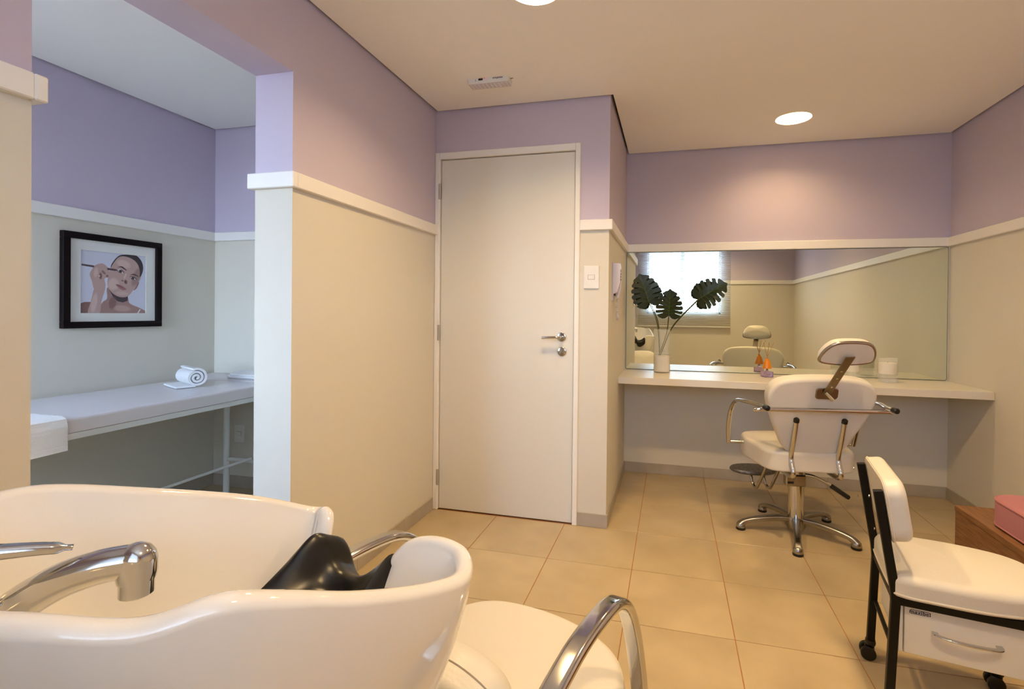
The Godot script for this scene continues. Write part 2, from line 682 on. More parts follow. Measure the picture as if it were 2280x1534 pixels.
func build_rails() -> void:
	var t := XL - TH
	var p := 0.02
	rail(1, [[-0.503, XR + p, ZD - p, ZD + 0.005]])
	rail(2, [[XR - 0.005, XR + p, ZD + 0.0051, ZM]])
	rail(3, [[XR, XT, ZM - p, ZM + 0.005]])
	rail(4, [[XT - p, XT + 0.005, ZB, ZM]])
	rail(5, [[XL - 0.005, XL + p, OPEN1 + 0.0051, ZD]])
	rail(6, [[t - p, XL + p, OPEN1 - p, OPEN1 + 0.005]])
	rail(7, [[t - p, t + 0.005, OPEN1 + 0.0051, Z2]])
	rail(8, [[XL - 0.005, XL + p, ZB, OPEN0 - 0.0051]])
	rail(9, [[t - p, XL + p, OPEN0 - 0.005, OPEN0 + p]])
	rail(10, [[t - p, t + 0.005, ZB, OPEN0 - 0.0051]])
	rail(11, [[X2 - 0.005, X2 + p, ZB, Z2]])
	rail(12, [[X2, t, Z2 - p, Z2 + 0.005]])
	rail(13, [[0.765, XT, ZB - 0.005, ZB + p]])
	rail(14, [[XL, -0.42, ZB - 0.005, ZB + p]])
	rail(15, [[X2, -2.985, ZB - 0.005, ZB + p]])
	rail(16, [[-1.87, t, ZB - 0.005, ZB + p]])

func build_door() -> void:
	var d := structure("door_1")
	var x0 := -1.3515
	var x1 := -0.5355
	put(Shape.new().box(W(x0, 0.006, ZD + 0.004), W(x1, 2.098, ZD + 0.039), 0.0015), "leaf", M.door, d)
	# frame: casing boards round the leaf, with a stop behind it
	var f := Shape.new()
	f.box(W(XL + 0.001, 0.0, ZD - 0.012), W(x0 - 0.004, 2.142, ZD + 0.06), 0.003)
	f.box(W(x1 + 0.004, 0.0, ZD - 0.012), W(-0.503, 2.142, ZD + 0.06), 0.003)
	f.box(W(x0 - 0.006, 2.1025, ZD - 0.012), W(x1 + 0.006, 2.142, ZD + 0.06), 0.003)
	put(f, "frame", M.trim, d, 30.0)
	put(Shape.new().box(W(XL + 0.002, 0.0, ZD + 0.045), W(-0.505, 2.13, ZD + 0.095)), "stop", M.door, d)
	for y in [1.91, 1.065, 0.197]:
		var h := put(Shape.new().lathe([[0.006, y - 0.047], [0.006, y + 0.047]], 12, W(x0 - 0.002, 0, ZD - 0.012)), "hinge", M.hinge, d)
		put(Shape.new().box(W(x0 - 0.012, y - 0.046, ZD - 0.0135), W(x0 - 0.002, y + 0.046, ZD - 0.0115)), "hinge_leaf", M.hinge, h)
	var face := ZD + 0.004
	var rose := Shape.new().lathe([[0.0, 0.0], [0.024, 0.0], [0.026, 0.003], [0.026, 0.006], [0.022, 0.009], [0.0, 0.009]], 28)
	var out := Transform3D(Basis(Vector3.RIGHT, PI / 2.0), Vector3.ZERO)   # +y of the lathe to +z (towards the room)
	var hd := put(Shape.new().add(rose, out.translated(W(-0.603, 1.055, face))), "handle_rose", M.chrome, d)
	var path := smooth3([W(-0.603, 1.055, face - 0.006), W(-0.603, 1.055, face - 0.035), W(-0.615, 1.055, face - 0.052), W(-0.65, 1.054, face - 0.055), W(-0.705, 1.050, face - 0.052)], 6)
	put(Shape.new().sweep(path, rrect(0.017, 0.014, 0.006, 4), Vector3.UP), "lever", M.chrome, hd)
	var lk := put(Shape.new().add(rose, out.translated(W(-0.600, 0.972, face))), "lock_rose", M.chrome, d)
	put(Shape.new().box(W(-0.6055, 0.958, face - 0.008), W(-0.5945, 0.984, face - 0.0105), 0.001), "cylinder", M.dull_metal, lk)

func build_windows() -> void:
	var specs := [["window_1", -0.39, 0.735, 1.19, 2.2], ["window_2", -2.97, -1.90, 0.9, 2.25]]
	for s in specs:
		var w := structure(s[0])
		var d0 := ZB - 0.11
		var d1 := ZB - 0.06
		var f := Shape.new()
		var b := 0.035
		f.box(W(s[1], s[3], d0), W(s[2], s[3] + b, d1), 0.003)
		f.box(W(s[1], s[4] - b, d0), W(s[2], s[4], d1), 0.003)
		f.box(W(s[1], s[3], d0), W(s[1] + b, s[4], d1), 0.003)
		f.box(W(s[2] - b, s[3], d0), W(s[2], s[4], d1), 0.003)
		put(f, "window_frame", M.alu, w, 30.0)
		var mid: float = (s[1] + s[2]) / 2.0 - 0.015
		put(Shape.new().box(W(mid - 0.028, s[3], d0 + 0.005), W(mid + 0.028, s[4], d1 - 0.005), 0.003), "mullion", M.alu, w)
		put(Shape.new().box(W(s[1] + b, s[3] + b, d0 + 0.02), W(mid - 0.028, s[4] - b, d0 + 0.024)), "pane", M.glass, w)
		put(Shape.new().box(W(mid + 0.028, s[3] + b, d0 + 0.02), W(s[2] - b, s[4] - b, d0 + 0.024)), "pane", M.glass, w)
		put(Shape.new().box(W(s[1], s[3] - 0.004, d0), W(s[2], s[3] + 0.001, ZB + 0.01)), "window_sill", M.trim, w)

func build_blind() -> void:
	var b := thing("venetian_blind", "white venetian blind with thin horizontal slats hanging over the window", "blind", W(0.171, 1.0, ZB + 0.045))
	var half := 0.69
	put(Shape.new().box(W(-half, 1.27, -0.018), W(half, 1.30, 0.018), 0.003), "headrail", M.alu, b)
	put(Shape.new().box(W(-half, -0.012, -0.012), W(half, 0.004, 0.012), 0.004), "bottom_rail", M.alu, b)
	var prof := PackedVector2Array()
	for k in 7:
		var u := -1.0 + 2.0 * k / 6.0
		prof.append(Vector2(u * 0.0125, 0.0022 * (1.0 - u * u)))
	for k in 7:
		var u := 1.0 - 2.0 * k / 6.0
		prof.append(Vector2(u * 0.0125, 0.0022 * (1.0 - u * u) - 0.0005))
	var sm := Shape.new().sweep(PackedVector3Array([Vector3(-half, 0, 0), Vector3(half, 0, 0)]), prof).mesh()
	var n := 46
	for k in n:
		var s := put_mesh(sm, "slat", M.slat, b)
		s.position = Vector3(0, 0.025 + 1.235 * k / (n - 1), 0)
		s.rotation.x = deg_to_rad(28.0)
	for x in [-0.46, -0.16, 0.16, 0.46]:
		put(Shape.new().tube(PackedVector3Array([W(x, 0.0, 0.0135), W(x, 1.28, 0.0135)]), 0.0009, 6), "ladder_cord", M.slat, b)

# ------------------------------------------------------------------ lamps
func build_lamps() -> void:
	var spots := lamp_spots()
	var labels := ["round recessed downlight glowing warm white above the mirror counter", "round recessed downlight glowing warm white above the floor near the emergency light", "round recessed downlight glowing over the middle of the room", "round recessed downlight glowing close to the window wall"]
	for i in spots.size():
		var p: Vector2 = spots[i]
		var t := thing("recessed_downlight", labels[i], "lamp", W(p.x, H, p.y), 0.0, "round ceiling downlights")
		put(Shape.new().lathe([[0.1, 0.07], [0.1, 0.0], [0.106, -0.0], [0.107, -0.002], [0.104, -0.0035], [0.0985, -0.002], [0.0985, 0.07]], 48, Vector3.ZERO, false), "trim_ring", M.trim, t)
		put(Shape.new().lathe([[0.0, 0.054], [0.0975, 0.054], [0.0975, 0.058], [0.0, 0.058]], 40, Vector3.ZERO, false), "frosted_disc", M.lamp_glow, t)
		put(Shape.new().lathe([[0.0, 0.07], [0.1, 0.07], [0.1, 0.073], [0.0, 0.073]], 40, Vector3.ZERO, false), "can", M.trim, t)
		var l := AreaLight3D.new()
		l.name = "lamp_light"
		l.area_size = Vector2(0.13, 0.13)
		l.area_normalize_energy = true
		l.light_color = LAMP_COLOR
		l.light_energy = LAMP_ENERGY * [0.47, 1.1, 1.25, 1.0][i]
		l.area_range = 12.0
		l.area_attenuation = 2.0
		l.shadow_enabled = true
		l.rotation.x = -PI / 2.0
		l.position = Vector3(0, 0.051, 0)
		t.add_child(l)

# ------------------------------------------------------------------ counter wall
func build_counter() -> void:
	var c := thing("vanity_counter", "long white laminate counter shelf fixed under the mirror", "counter", W((XR + XT) / 2.0, 0.0, ZM))
	var hw := (XT - XR) / 2.0 - 0.0005
	put(Shape.new().box(W(-hw, 0.727, -0.485), W(hw, 0.772, 0.0), 0.0015), "worktop", M.counter, c)
	# timber batten screwed to the wall under the back edge
	put(Shape.new().box(W(-hw + 0.02, 0.702, -0.02), W(hw - 0.02, 0.7265, 0.0), 0.002), "wall_batten", M.dado, c)

func build_mirror() -> void:
	var m := thing("frameless_mirror", "wide frameless wall mirror above the white counter", "mirror", W(0.707, 0.774, ZM))
	var w := 2.082
	var h := 0.875
	var face := rrect(w, h, 0.012, 4)
	var s := plate(face, 0.0, 0.0055)
	put(s, "glass_edge", M.mirror_edge, m).position = Vector3(0, h / 2.0, 0.0005)
	var inner := PackedVector2Array()
	for p in rrect(w - 0.006, h - 0.006, 0.01, 4):
		inner.append(p)
	put(plate(inner, 0.0057, 0.0065), "mirror_face", M.mirror, m).position = Vector3(0, h / 2.0, 0.0005)

func leaf_half(side: float, fingers: Array) -> PackedVector2Array:
	# right or left half of a split leaf; y runs along the midrib from the stalk (0) to the tip (1)
	var o := PackedVector2Array([Vector2(0, 0.0), Vector2(0.03, -0.06), Vector2(0.12, -0.15), Vector2(0.24, -0.17), Vector2(0.36, -0.11), Vector2(0.44, -0.02)])
	for f in fingers:
		# [notch depth x, notch y, outer start, outer end]
		o.append(Vector2(f[0] + 0.05, f[1] + 0.005))
		o.append(Vector2(f[0], f[1] + 0.015))
		o.append(Vector2(f[0] + 0.03, f[1] + 0.035))
		o.append(f[2])
		o.append((f[2] + f[3]) / 2.0 + Vector2(0.025, 0.01))
		o.append(f[3])
	o.append(Vector2(0.09, 0.93))
	o.append(Vector2(0.0, 1.0))
	var r := PackedVector2Array()
	for p in o:
		r.append(Vector2(p.x * side, p.y))
	for k in range(9, 0, -1):
		r.append(Vector2(0, k / 10.0))
	return r

func leaf_shape(size: float, seed_: int) -> Shape:
	var rng := RandomNumberGenerator.new()
	rng.seed = seed_
	var s := Shape.new()
	var lift := func(p: Vector3) -> Vector3:
		var x := p.x / size
		var y := p.y / size
		return Vector3(p.x, p.y, p.z + size * (absf(x) * 0.22 - 0.16 * (y - 0.4) * (y - 0.4) - 0.18 * x * x))
	for side in [-1.0, 1.0]:
		var j := func() -> float: return rng.randf_range(-0.025, 0.025)
		var fingers := [
			[0.20 + j.call(), 0.05 + j.call() * 0.5, Vector2(0.47, 0.06), Vector2(0.49, 0.17)],
			[0.19 + j.call(), 0.19 + j.call() * 0.5, Vector2(0.49, 0.24), Vector2(0.47, 0.37)],
			[0.18 + j.call(), 0.36 + j.call() * 0.5, Vector2(0.46, 0.44), Vector2(0.41, 0.57)],
			[0.16 + j.call(), 0.53 + j.call() * 0.5, Vector2(0.39, 0.64), Vector2(0.31, 0.75)],
			[0.13 + j.call(), 0.69 + j.call() * 0.5, Vector2(0.28, 0.80), Vector2(0.19, 0.89)],
		]
		var half := leaf_half(side, fingers)
		for k in half.size():
			half[k] *= size
		var pl := plate(half, -0.0006, 0.0006)
		var t := Shape.new()
		for i in range(0, pl.v.size(), 3):
			t.tri(lift.call(pl.v[i]), lift.call(pl.v[i + 1]), lift.call(pl.v[i + 2]))
		s.add(t)
	return s

func build_plant() -> void:
	var c := Vector2(-0.065, 3.655)
	var v := thing("glass_vase", "tall clear cylinder vase a third full of white sand at the end of the counter", "vase", W(c.x, 0.772, c.y))
	put(Shape.new().lathe([[0.0, 0.0], [0.056, 0.0], [0.058, 0.004], [0.058, 0.308], [0.0565, 0.309], [0.055, 0.308], [0.055, 0.008], [0.0, 0.008]], 40, Vector3.ZERO, false), "glass", M.vase_glass, v)
	put(Shape.new().lathe([[0.0, 0.0085], [0.0546, 0.0085], [0.0546, 0.118], [0.04, 0.122], [0.0, 0.121]], 36, Vector3.ZERO, false), "white_sand", M.sand, v)
	# three split leaves on long stalks: [base offset, bend, joint, tip, size, face normal, seed, label]
	var specs := [
		[Vector3(-0.015, 0.8945, 3.655), Vector3(-0.10, 1.12, 3.65), Vector3(-0.160, 1.275, 3.64), Vector3(-0.222, 1.462, 3.63), 0.215, Vector3(0.15, 0.1, -1.0), 1, "dark split monstera leaf, upright, standing against the end of the mirror"],
		[Vector3(-0.02, 0.8945, 3.65), Vector3(-0.035, 1.05, 3.635), Vector3(-0.020, 1.185, 3.60), Vector3(-0.012, 1.352, 3.56), 0.185, Vector3(0.0, 0.35, -1.0), 2, "dark split monstera leaf on the shortest stalk of the vase"],
		[Vector3(-0.01, 0.8945, 3.66), Vector3(0.01, 1.10, 3.655), Vector3(0.192, 1.305, 3.63), Vector3(0.355, 1.40, 3.60), 0.205, Vector3(-0.1, 0.25, -1.0), 3, "dark split monstera leaf leaning sideways on a long bent stalk"],
	]
	for s in specs:
		var base: Vector3 = s[0]
		var p := thing("monstera_leaf", s[7], "leaf", W(c.x + base.x, base.y, base.z), 0.0, "monstera leaves in the vase")
		var o := p.position
		var b0 := Vector3.ZERO
		var b1 := W(s[1].x, s[1].y, s[1].z) - o
		var jn := W(s[2].x, s[2].y, s[2].z) - o
		var tip := W(s[3].x, s[3].y, s[3].z) - o
		put(Shape.new().tube(smooth3([b0, b1, jn], 10), 0.0032, 8), "stalk", M.stem, p)
		var y := (tip - jn).normalized()
		var nrm: Vector3 = Vector3(s[5].x, s[5].y, -s[5].z)
		var x := y.cross(nrm).normalized()
		var bs := Basis(x, y, x.cross(y))
		var bl := put(leaf_shape(s[4], s[6]), "blade", M.leaf, p, 60.0)
		bl.transform = Transform3D(bs, jn)
		var vs := Shape.new()
		var sz: float = s[4]
		var rib := PackedVector3Array()
		for k in 8:
			var u := 0.96 * k / 7.0
			rib.append(Vector3(0, u * sz, sz * (-0.16 * (u - 0.4) * (u - 0.4)) + 0.0006))
		vs.tube(rib, 0.0022, 6, PackedFloat32Array([1.2, 1.1, 1.0, 0.9, 0.8, 0.65, 0.5, 0.3]))
		for side in [-1.0, 1.0]:
			for k in [[0.04, 0.13], [0.14, 0.30], [0.30, 0.48], [0.46, 0.66], [0.62, 0.80]]:
				var pts := PackedVector3Array()
				for q in 4:
					var u: float = q / 3.0
					var xx: float = side * u * 0.36 * (1.05 - k[0])
					var yy: float = lerpf(k[0], k[1], u)
					pts.append(Vector3(xx * sz, yy * sz, sz * (absf(xx) * 0.22 - 0.16 * (yy - 0.4) * (yy - 0.4) - 0.18 * xx * xx) + 0.0007))
				vs.tube(pts, 0.001, 5)
		put(vs, "veins", M.vein, bl)

func build_counter_things() -> void:
	# reed diffuser
	var r := thing("reed_diffuser", "orange bell shaped reed diffuser on a purple glass block with thin sticks", "diffuser", W(0.63, 0.772, 3.62), 0.35)
	put(Shape.new().box(Vector3(-0.031, 0.0, -0.031), Vector3(0.031, 0.038, 0.031), 0.004), "purple_glass_block", M.purple_glass, r)
	put(Shape.new().lathe([[0.0, 0.058], [0.0295, 0.058], [0.030, 0.064], [0.025, 0.085], [0.019, 0.105], [0.0115, 0.117], [0.0085, 0.121], [0.0085, 0.126], [0.0, 0.126]], 28, Vector3.ZERO, false), "orange_bell", M.orange, r, 50.0)
	put(Shape.new().lathe([[0.014, 0.036], [0.006, 0.05], [0.012, 0.06]], 14), "neck", M.clear, r)
	for q in [[-0.035, 0.012], [-0.02, -0.012], [0.002, 0.016], [0.018, -0.008], [0.043, 0.006]]:
		put(Shape.new().tube(PackedVector3Array([Vector3(-q[0] * 0.28, 0.11, -q[1] * 0.3), Vector3(q[0], 0.232, q[1])]), 0.0013, 6), "reed", M.reed, r)
	# two candle holders
	var kk := 0
	for p in [Vector2(1.338, 3.595), Vector2(1.150, 3.672)]:
		var c := thing("candle_holder", ["clear glass candle holder with white candle on the counter, the one nearer the side wall", "clear glass candle holder with white candle on the counter, the one nearer the orange diffuser"][kk], "candle", W(p.x, 0.772, p.y), 0.0, "candle holders on the counter")
		kk += 1
		put(Shape.new().lathe([[0.0, 0.0], [0.054, 0.0], [0.056, 0.002], [0.056, 0.046], [0.054, 0.047], [0.048, 0.049], [0.048, 0.002], [0.0, 0.002]], 36, Vector3.ZERO, false), "glass_foot", M.vase_glass, c)
		put(Shape.new().lathe([[0.0, 0.050], [0.053, 0.050], [0.055, 0.053], [0.055, 0.152], [0.0535, 0.153], [0.052, 0.152], [0.052, 0.054], [0.0, 0.054]], 36, Vector3.ZERO, false), "glass_cup", M.vase_glass, c)
		put(Shape.new().lathe([[0.0, 0.0545], [0.0505, 0.0545], [0.0505, 0.120], [0.047, 0.123], [0.0, 0.122]], 32, Vector3.ZERO, false), "wax", M.wax, c)
		put(Shape.new().tube(PackedVector3Array([Vector3(0, 0.121, 0), Vector3(0.001, 0.131, 0)]), 0.0012, 6), "wick", M.ink, c)

func build_switches() -> void:
	var plates := [
		["light_switch", "white light switch plate beside the door", "switch", W(-0.4355, 1.391, ZD), 0.0, 0.085, 0.127],
		["wall_outlet", "white wall outlet low on the massage room wall behind the table legs", "outlet", W(-2.80, 0.362, Z2), 0.0, 0.075, 0.12],
	]
	for p in plates:
		var t := thing(p[0], p[1], p[2], p[3], p[4])
		put(pad(rrect(p[5], p[6], 0.004, 3), 0.009, 0.003), "plate", M.plastic, t)
		var k := put(pad(rrect(0.036, 0.024, 0.002, 3), 0.0035, 0.001), "rocker", M.plastic, t)
		k.position.z = 0.0085
		put(plate(rrect(0.039, 0.027, 0.002, 3), 0.0, 0.0005), "gap", M.thread, t).position.z = 0.0088

func build_phone() -> void:
	var t := thing("intercom_phone", "pale grey wall intercom handset hanging beside the mirror with a coiled cord", "intercom", W(XR, 1.285, 2.955), PI / 2.0)
	# local: z out of the wall, x along the wall towards the window wall, y up
	put(Shape.new().box(Vector3(-0.045, -0.02, 0.0), Vector3(0.045, 0.205, 0.006), 0.002), "wall_plate", M.grey_plastic, t)
	# base: bent body, thick at the top, bent back at the bottom
	var side := PackedVector2Array([Vector2(0.006, 0.20), Vector2(0.043, 0.20), Vector2(0.047, 0.16), Vector2(0.047, 0.09), Vector2(0.030, 0.03), Vector2(0.006, 0.02)])
	var b := plate(side, -0.021, 0.021)
	var base := put(Shape.new().add(b, Transform3D(Basis(Vector3(0, 0, 1), Vector3(0, 1, 0), Vector3(-1, 0, 0)), Vector3(-0.024, 0, 0))), "base", M.grey_plastic, t, 20.0)
	for k in 5:
		put(Shape.new().box(Vector3(-0.030, 0.098 + k * 0.017, 0.046), Vector3(-0.012, 0.110 + k * 0.017, 0.0495), 0.002), "button", M.ink if k < 4 else M.plastic, base)
	# handset: a gently bowed bar with two thicker ends
	var path := smooth3([Vector3(0.022, 0.0, 0.024), Vector3(0.022, 0.03, 0.034), Vector3(0.022, 0.10, 0.040), Vector3(0.022, 0.17, 0.036), Vector3(0.022, 0.205, 0.028)], 6)
	var sc := PackedFloat32Array()
	for k in path.size():
		var u := float(k) / (path.size() - 1)
		sc.append(0.72 + 0.34 * pow(absf(u * 2.0 - 1.0), 2.5))
	put(Shape.new().sweep(path, rrect(0.040, 0.026, 0.008, 4), Vector3(0, 0, 1), sc), "handset", M.grey_plastic, t)
	put(Shape.new().box(Vector3(0.0, 0.012, 0.006), Vector3(0.044, 0.19, 0.012)), "cradle_gap", M.ink, t)
	var coil := PackedVector3Array()
	var spine := smooth3([Vector3(0.022, 0.0, 0.026), Vector3(0.024, -0.05, 0.02), Vector3(0.02, -0.105, 0.022), Vector3(0.0, -0.130, 0.03), Vector3(-0.016, -0.105, 0.034), Vector3(-0.018, -0.06, 0.034), Vector3(-0.014, 0.0, 0.022)], 30)
	for k in spine.size():
		var a := k * 1.05
		coil.append(spine[k] + Vector3(cos(a), 0.15 * sin(a), sin(a)) * 0.0055)
	put(Shape.new().tube(coil, 0.002, 6), "coiled_cord", M.grey_plastic, t)

func build_emergency_light() -> void:
	# the long body hangs under the ceiling; its grid of leds faces down, its printed side faces the room
	var t := thing("emergency_light", "small white emergency light bar with led grid on the ceiling", "emergency light", W(-0.925, H, 2.425), deg_to_rad(1.0))
	put(pad(rrect(0.222, 0.040, 0.008, 4), 0.062, 0.006), "body", M.plastic, t).transform = Transform3D(Basis.IDENTITY, Vector3(0, -0.021, -0.031))
	for j in 3:
		for i in 10:
			var o := Shape.new().lathe([[0.0, -0.0045], [0.005, -0.003], [0.0068, 0.0], [0.0, 0.0]], 10, Vector3(-0.0945 + 0.021 * i, -0.041, -0.018 + 0.0185 * j), false)
			put(o, "led", M.alu, t)
	put(Shape.new().box(Vector3(-0.106, -0.0425, -0.0285), Vector3(0.106, -0.0408, 0.0285)), "lens_tray", M.grey_plastic, t)
	put(Shape.new().box(Vector3(-0.052, -0.026, 0.030), Vector3(-0.028, -0.016, 0.0335), 0.002), "rocker_switch", M.ink, t)
	put(Shape.new().lathe([[0.0, 0.0], [0.003, 0.0], [0.002, 0.0025], [0.0, 0.003]], 10, Vector3.ZERO, false), "red_led", M.red_led, t).transform = rot(Vector3.RIGHT, 90.0, Vector3(-0.019, -0.016, 0.031))
	put(Shape.new().box(Vector3(-0.068, -0.029, 0.030), Vector3(-0.066, -0.019, 0.0318)), "mark", M.ink, t)
	lettering("empalux", 0.013, M.ink, t, Transform3D(Basis.IDENTITY, Vector3(0.052, -0.019, 0.0313)))
	put(Shape.new().tube(PackedVector3Array([Vector3(0.11, -0.02, 0.005), Vector3(0.128, -0.012, 0.0), Vector3(0.13, 0.0, -0.004)]), 0.003, 6), "cable", M.thread, t)

# ------------------------------------------------------------------ styling chair
func build_styling_chair() -> void:
	var c := thing("styling_chair", "white vinyl styling chair with chrome arms and headrest facing the mirror", "chair", W(0.674, 0.0, 2.978), deg_to_rad(9.7))
	# five star base; local forward is -z
	var hub := put(Shape.new().lathe([[0.0, 0.028], [0.045, 0.028], [0.052, 0.04], [0.05, 0.075], [0.044, 0.088], [0.0, 0.088]], 32, Vector3.ZERO, false), "hub", M.alloy, c)
	hub.name = "hub"
	var ang0 := atan2(-0.290, -0.052) # first foot, towards the camera
	for k in 5:
		var a := ang0 + TAU * k / 5.0
		# direction in (x, depth) of the room, brought into the turned frame
		var dir := Vector3(cos(a), 0, -sin(a)).rotated(Vector3.UP, -c.rotation.y)
		var leg := smooth3([dir * 0.02 + Vector3(0, 0.072, 0), dir * 0.10 + Vector3(0, 0.074, 0), dir * 0.20 + Vector3(0, 0.062, 0), dir * 0.265 + Vector3(0, 0.047, 0), dir * 0.292 + Vector3(0, 0.026, 0)], 5)
		var sc := PackedFloat32Array()
		for q in leg.size():
			var u := float(q) / (leg.size() - 1)
			sc.append(lerpf(1.0, 0.62, u) if u < 0.7 else lerpf(0.72, 1.02, (u - 0.7) / 0.3))
		var s := Shape.new().sweep(leg, rrect(0.044, 0.034, 0.012, 4), Vector3.UP, sc, true)
		s.lathe([[0.0, 0.012], [0.024, 0.012], [0.025, 0.02], [0.022, 0.034], [0.012, 0.042], [0.0, 0.044]], 20, dir * 0.290, false)
		var lo := put(s, "base_leg", M.alloy, c, 50.0)
		put(Shape.new().lathe([[0.0, 0.0], [0.024, 0.0], [0.026, 0.004], [0.025, 0.013], [0.0, 0.013]], 20, dir * 0.290, false), "rubber_foot", M.rubber, lo)
	put(Shape.new().lathe([[0.0, 0.08], [0.041, 0.08], [0.041, 0.29], [0.038, 0.295], [0.0, 0.295]], 36, Vector3.ZERO, false), "column", M.chrome, c)
	var pb := put(Shape.new().lathe([[0.0, 0.268], [0.046, 0.268], [0.0475, 0.272], [0.0475, 0.345], [0.044, 0.350], [0.026, 0.352], [0.0, 0.352]], 36, Vector3.ZERO, false), "pump_collar", M.chrome, c)
	put(Shape.new().box(Vector3(-0.075, 0.268, 0.012), Vector3(0.030, 0.330, 0.058), 0.006), "pump_box", M.alloy, pb)
	put(Shape.new().box(Vector3(-0.068, 0.284, 0.0575), Vector3(-0.036, 0.296, 0.0588)), "maker_label", M.ink, pb)
	put(Shape.new().lathe([[0.0, 0.34], [0.015, 0.34], [0.015, 0.40], [0.0, 0.40]], 20, Vector3.ZERO, false), "piston", M.chrome, c)
	var lv := put(Shape.new().tube(smooth3([Vector3(0.03, 0.318, -0.01), Vector3(0.09, 0.312, 0.01), Vector3(0.15, 0.285, 0.03), Vector3(0.175, 0.268, 0.038)], 6), 0.008, 12), "pump_lever", M.chrome, c)
	put(Shape.new().tube(PackedVector3Array([Vector3(0.165, 0.275, 0.034), Vector3(0.17, 0.2715, 0.0355), Vector3(0.245, 0.222, 0.062), Vector3(0.25, 0.219, 0.064)]), 0.0125, 12, PackedFloat32Array([0.7, 1, 1, 0.7])), "lever_grip", M.rubber, lv)
	# seat
	var seat := smooth2([Vector2(-0.20, -0.19), Vector2(-0.245, 0.0), Vector2(-0.25, 0.14), Vector2(-0.20, 0.24), Vector2(0.0, 0.27), Vector2(0.20, 0.24), Vector2(0.25, 0.14), Vector2(0.245, 0.0), Vector2(0.20, -0.19), Vector2(0.0, -0.215)], 6)
	var seat_x := Transform3D(Basis(Vector3(1, 0, 0), Vector3(0, 0, -1), Vector3(0, 1, 0)), Vector3(0, 0.392, 0.0))
	put(Shape.new().add(pad(seat, 0.105, 0.022, 0.012, 0.01), seat_x), "seat", M.vinyl, c, 50.0)
	put(Shape.new().box(Vector3(-0.12, 0.378, -0.13), Vector3(0.12, 0.392, 0.13), 0.002), "seat_plate", M.black, c)
	# backrest: shield, leaning back
	var sh := smooth2([Vector2(-0.13, 0.0), Vector2(-0.19, 0.10), Vector2(-0.245, 0.235), Vector2(-0.258, 0.32), Vector2(-0.215, 0.385), Vector2(-0.10, 0.408), Vector2(0.10, 0.408), Vector2(0.215, 0.385), Vector2(0.258, 0.32), Vector2(0.245, 0.235), Vector2(0.19, 0.10), Vector2(0.13, 0.0), Vector2(0.0, -0.022)], 6)
	var lean := Transform3D(Basis(Vector3.RIGHT, deg_to_rad(17.0)), Vector3(0, 0.492, 0.205))
	# pad() rises along +z; turned half round so that the domed front faces forward
	var flip := Transform3D(Basis(Vector3.UP, PI), Vector3.ZERO)
	var back := put(Shape.new().add(pad(sh, 0.085, 0.034, 0.012, 0.02), lean * flip), "backrest", M.vinyl, c, 50.0)
	back.name = "backrest"
	# chrome rods that carry the backrest
	for x in [-0.115, 0.115]:
		var p0 := lean * Vector3(x, 0.185, 0.013)
		var p1 := lean * Vector3(x, -0.02, 0.016)
		var pth := smooth3([p0, p0.lerp(p1, 0.5), p1, Vector3(x, 0.395, 0.245), Vector3(x, 0.372, 0.20), Vector3(x, 0.372, 0.08)], 5)
		var rod := put(Shape.new().tube(pth, 0.0125, 14), "back_rod", M.chrome, c)
		var d := (p0 - p1).normalized()
		put(Shape.new().tube(PackedVector3Array([p0 - d * 0.004, p0 + d * 0.012, p0 + d * 0.018]), 0.014, 14, PackedFloat32Array([1, 1, 0.6])), "end_cap", M.rubber, rod)
	# cross bar behind the backrest and the two arm loops
	var yb := 0.735
	var zb := 0.308
	put(Shape.new().tube(PackedVector3Array([Vector3(-0.325, yb - 0.012, zb - 0.02), Vector3(-0.30, yb - 0.006, zb), Vector3(0.30, yb - 0.006, zb), Vector3(0.325, yb - 0.012, zb - 0.02)]), 0.0115, 14), "cross_bar", M.chrome, c)
	for s in [-1.0, 1.0]:
		var x: float = s * 0.30
		var xo: float = s * 0.335
		var pts := smooth3([Vector3(x - s * 0.005, yb + 0.012, zb + 0.06), Vector3(x, yb + 0.010, zb - 0.02), Vector3(xo, yb + 0.008, 0.17), Vector3(xo + s * 0.010, yb - 0.010, 0.06), Vector3(xo + s * 0.014, yb - 0.075, -0.02), Vector3(xo + s * 0.014, 0.56, -0.062), Vector3(xo + s * 0.006, 0.462, -0.085)], 7)
		var arm := put(Shape.new().sweep(pts, rrect(0.024, 0.019, 0.008, 4), Vector3.UP), "arm", M.chrome, c, 50.0)
		put(Shape.new().tube(PackedVector3Array([Vector3(xo + s * 0.006, 0.464, -0.095), Vector3(s * 0.22, 0.464, -0.085)]), 0.008, 10), "arm_foot", M.chrome, arm)
		put(Shape.new().tube(PackedVector3Array([Vector3(x - s * 0.005, yb + 0.012, zb + 0.045), Vector3(x - s * 0.006, yb + 0.012, zb + 0.075), Vector3(x - s * 0.006, yb + 0.012, zb + 0.079)]), 0.0135, 12, PackedFloat32Array([1, 1, 0.6])), "arm_tip", M.rubber, arm)
	# headrest on a drilled steel bracket
	var hp := lean * Vector3(0.012, 0.345, 0.0)
	var hc := Vector3(0.03, 1.012, 0.468)
	var bdir := (hc - hp).normalized()
	var br := put(bar(hp - bdir * 0.04 + Vector3(0, -0.0, 0.012), hc + bdir * 0.005 + Vector3(0, -0.01, 0.012), 0.044, 0.004, 0.001), "headrest_bracket", M.dull_metal, c)
	for k in [0.18, 0.42, 0.62]:
		var q := hp.lerp(hc, k) + Vector3(0, -0.005, 0.0115)
		var up := bdir.cross(Vector3.RIGHT).normalized()
		if up.z < 0.0:
			up = -up
		put(Shape.new().tube(PackedVector3Array([q + up * 0.0, q + up * 0.0045]), 0.005, 12), "bolt", M.chrome, br)
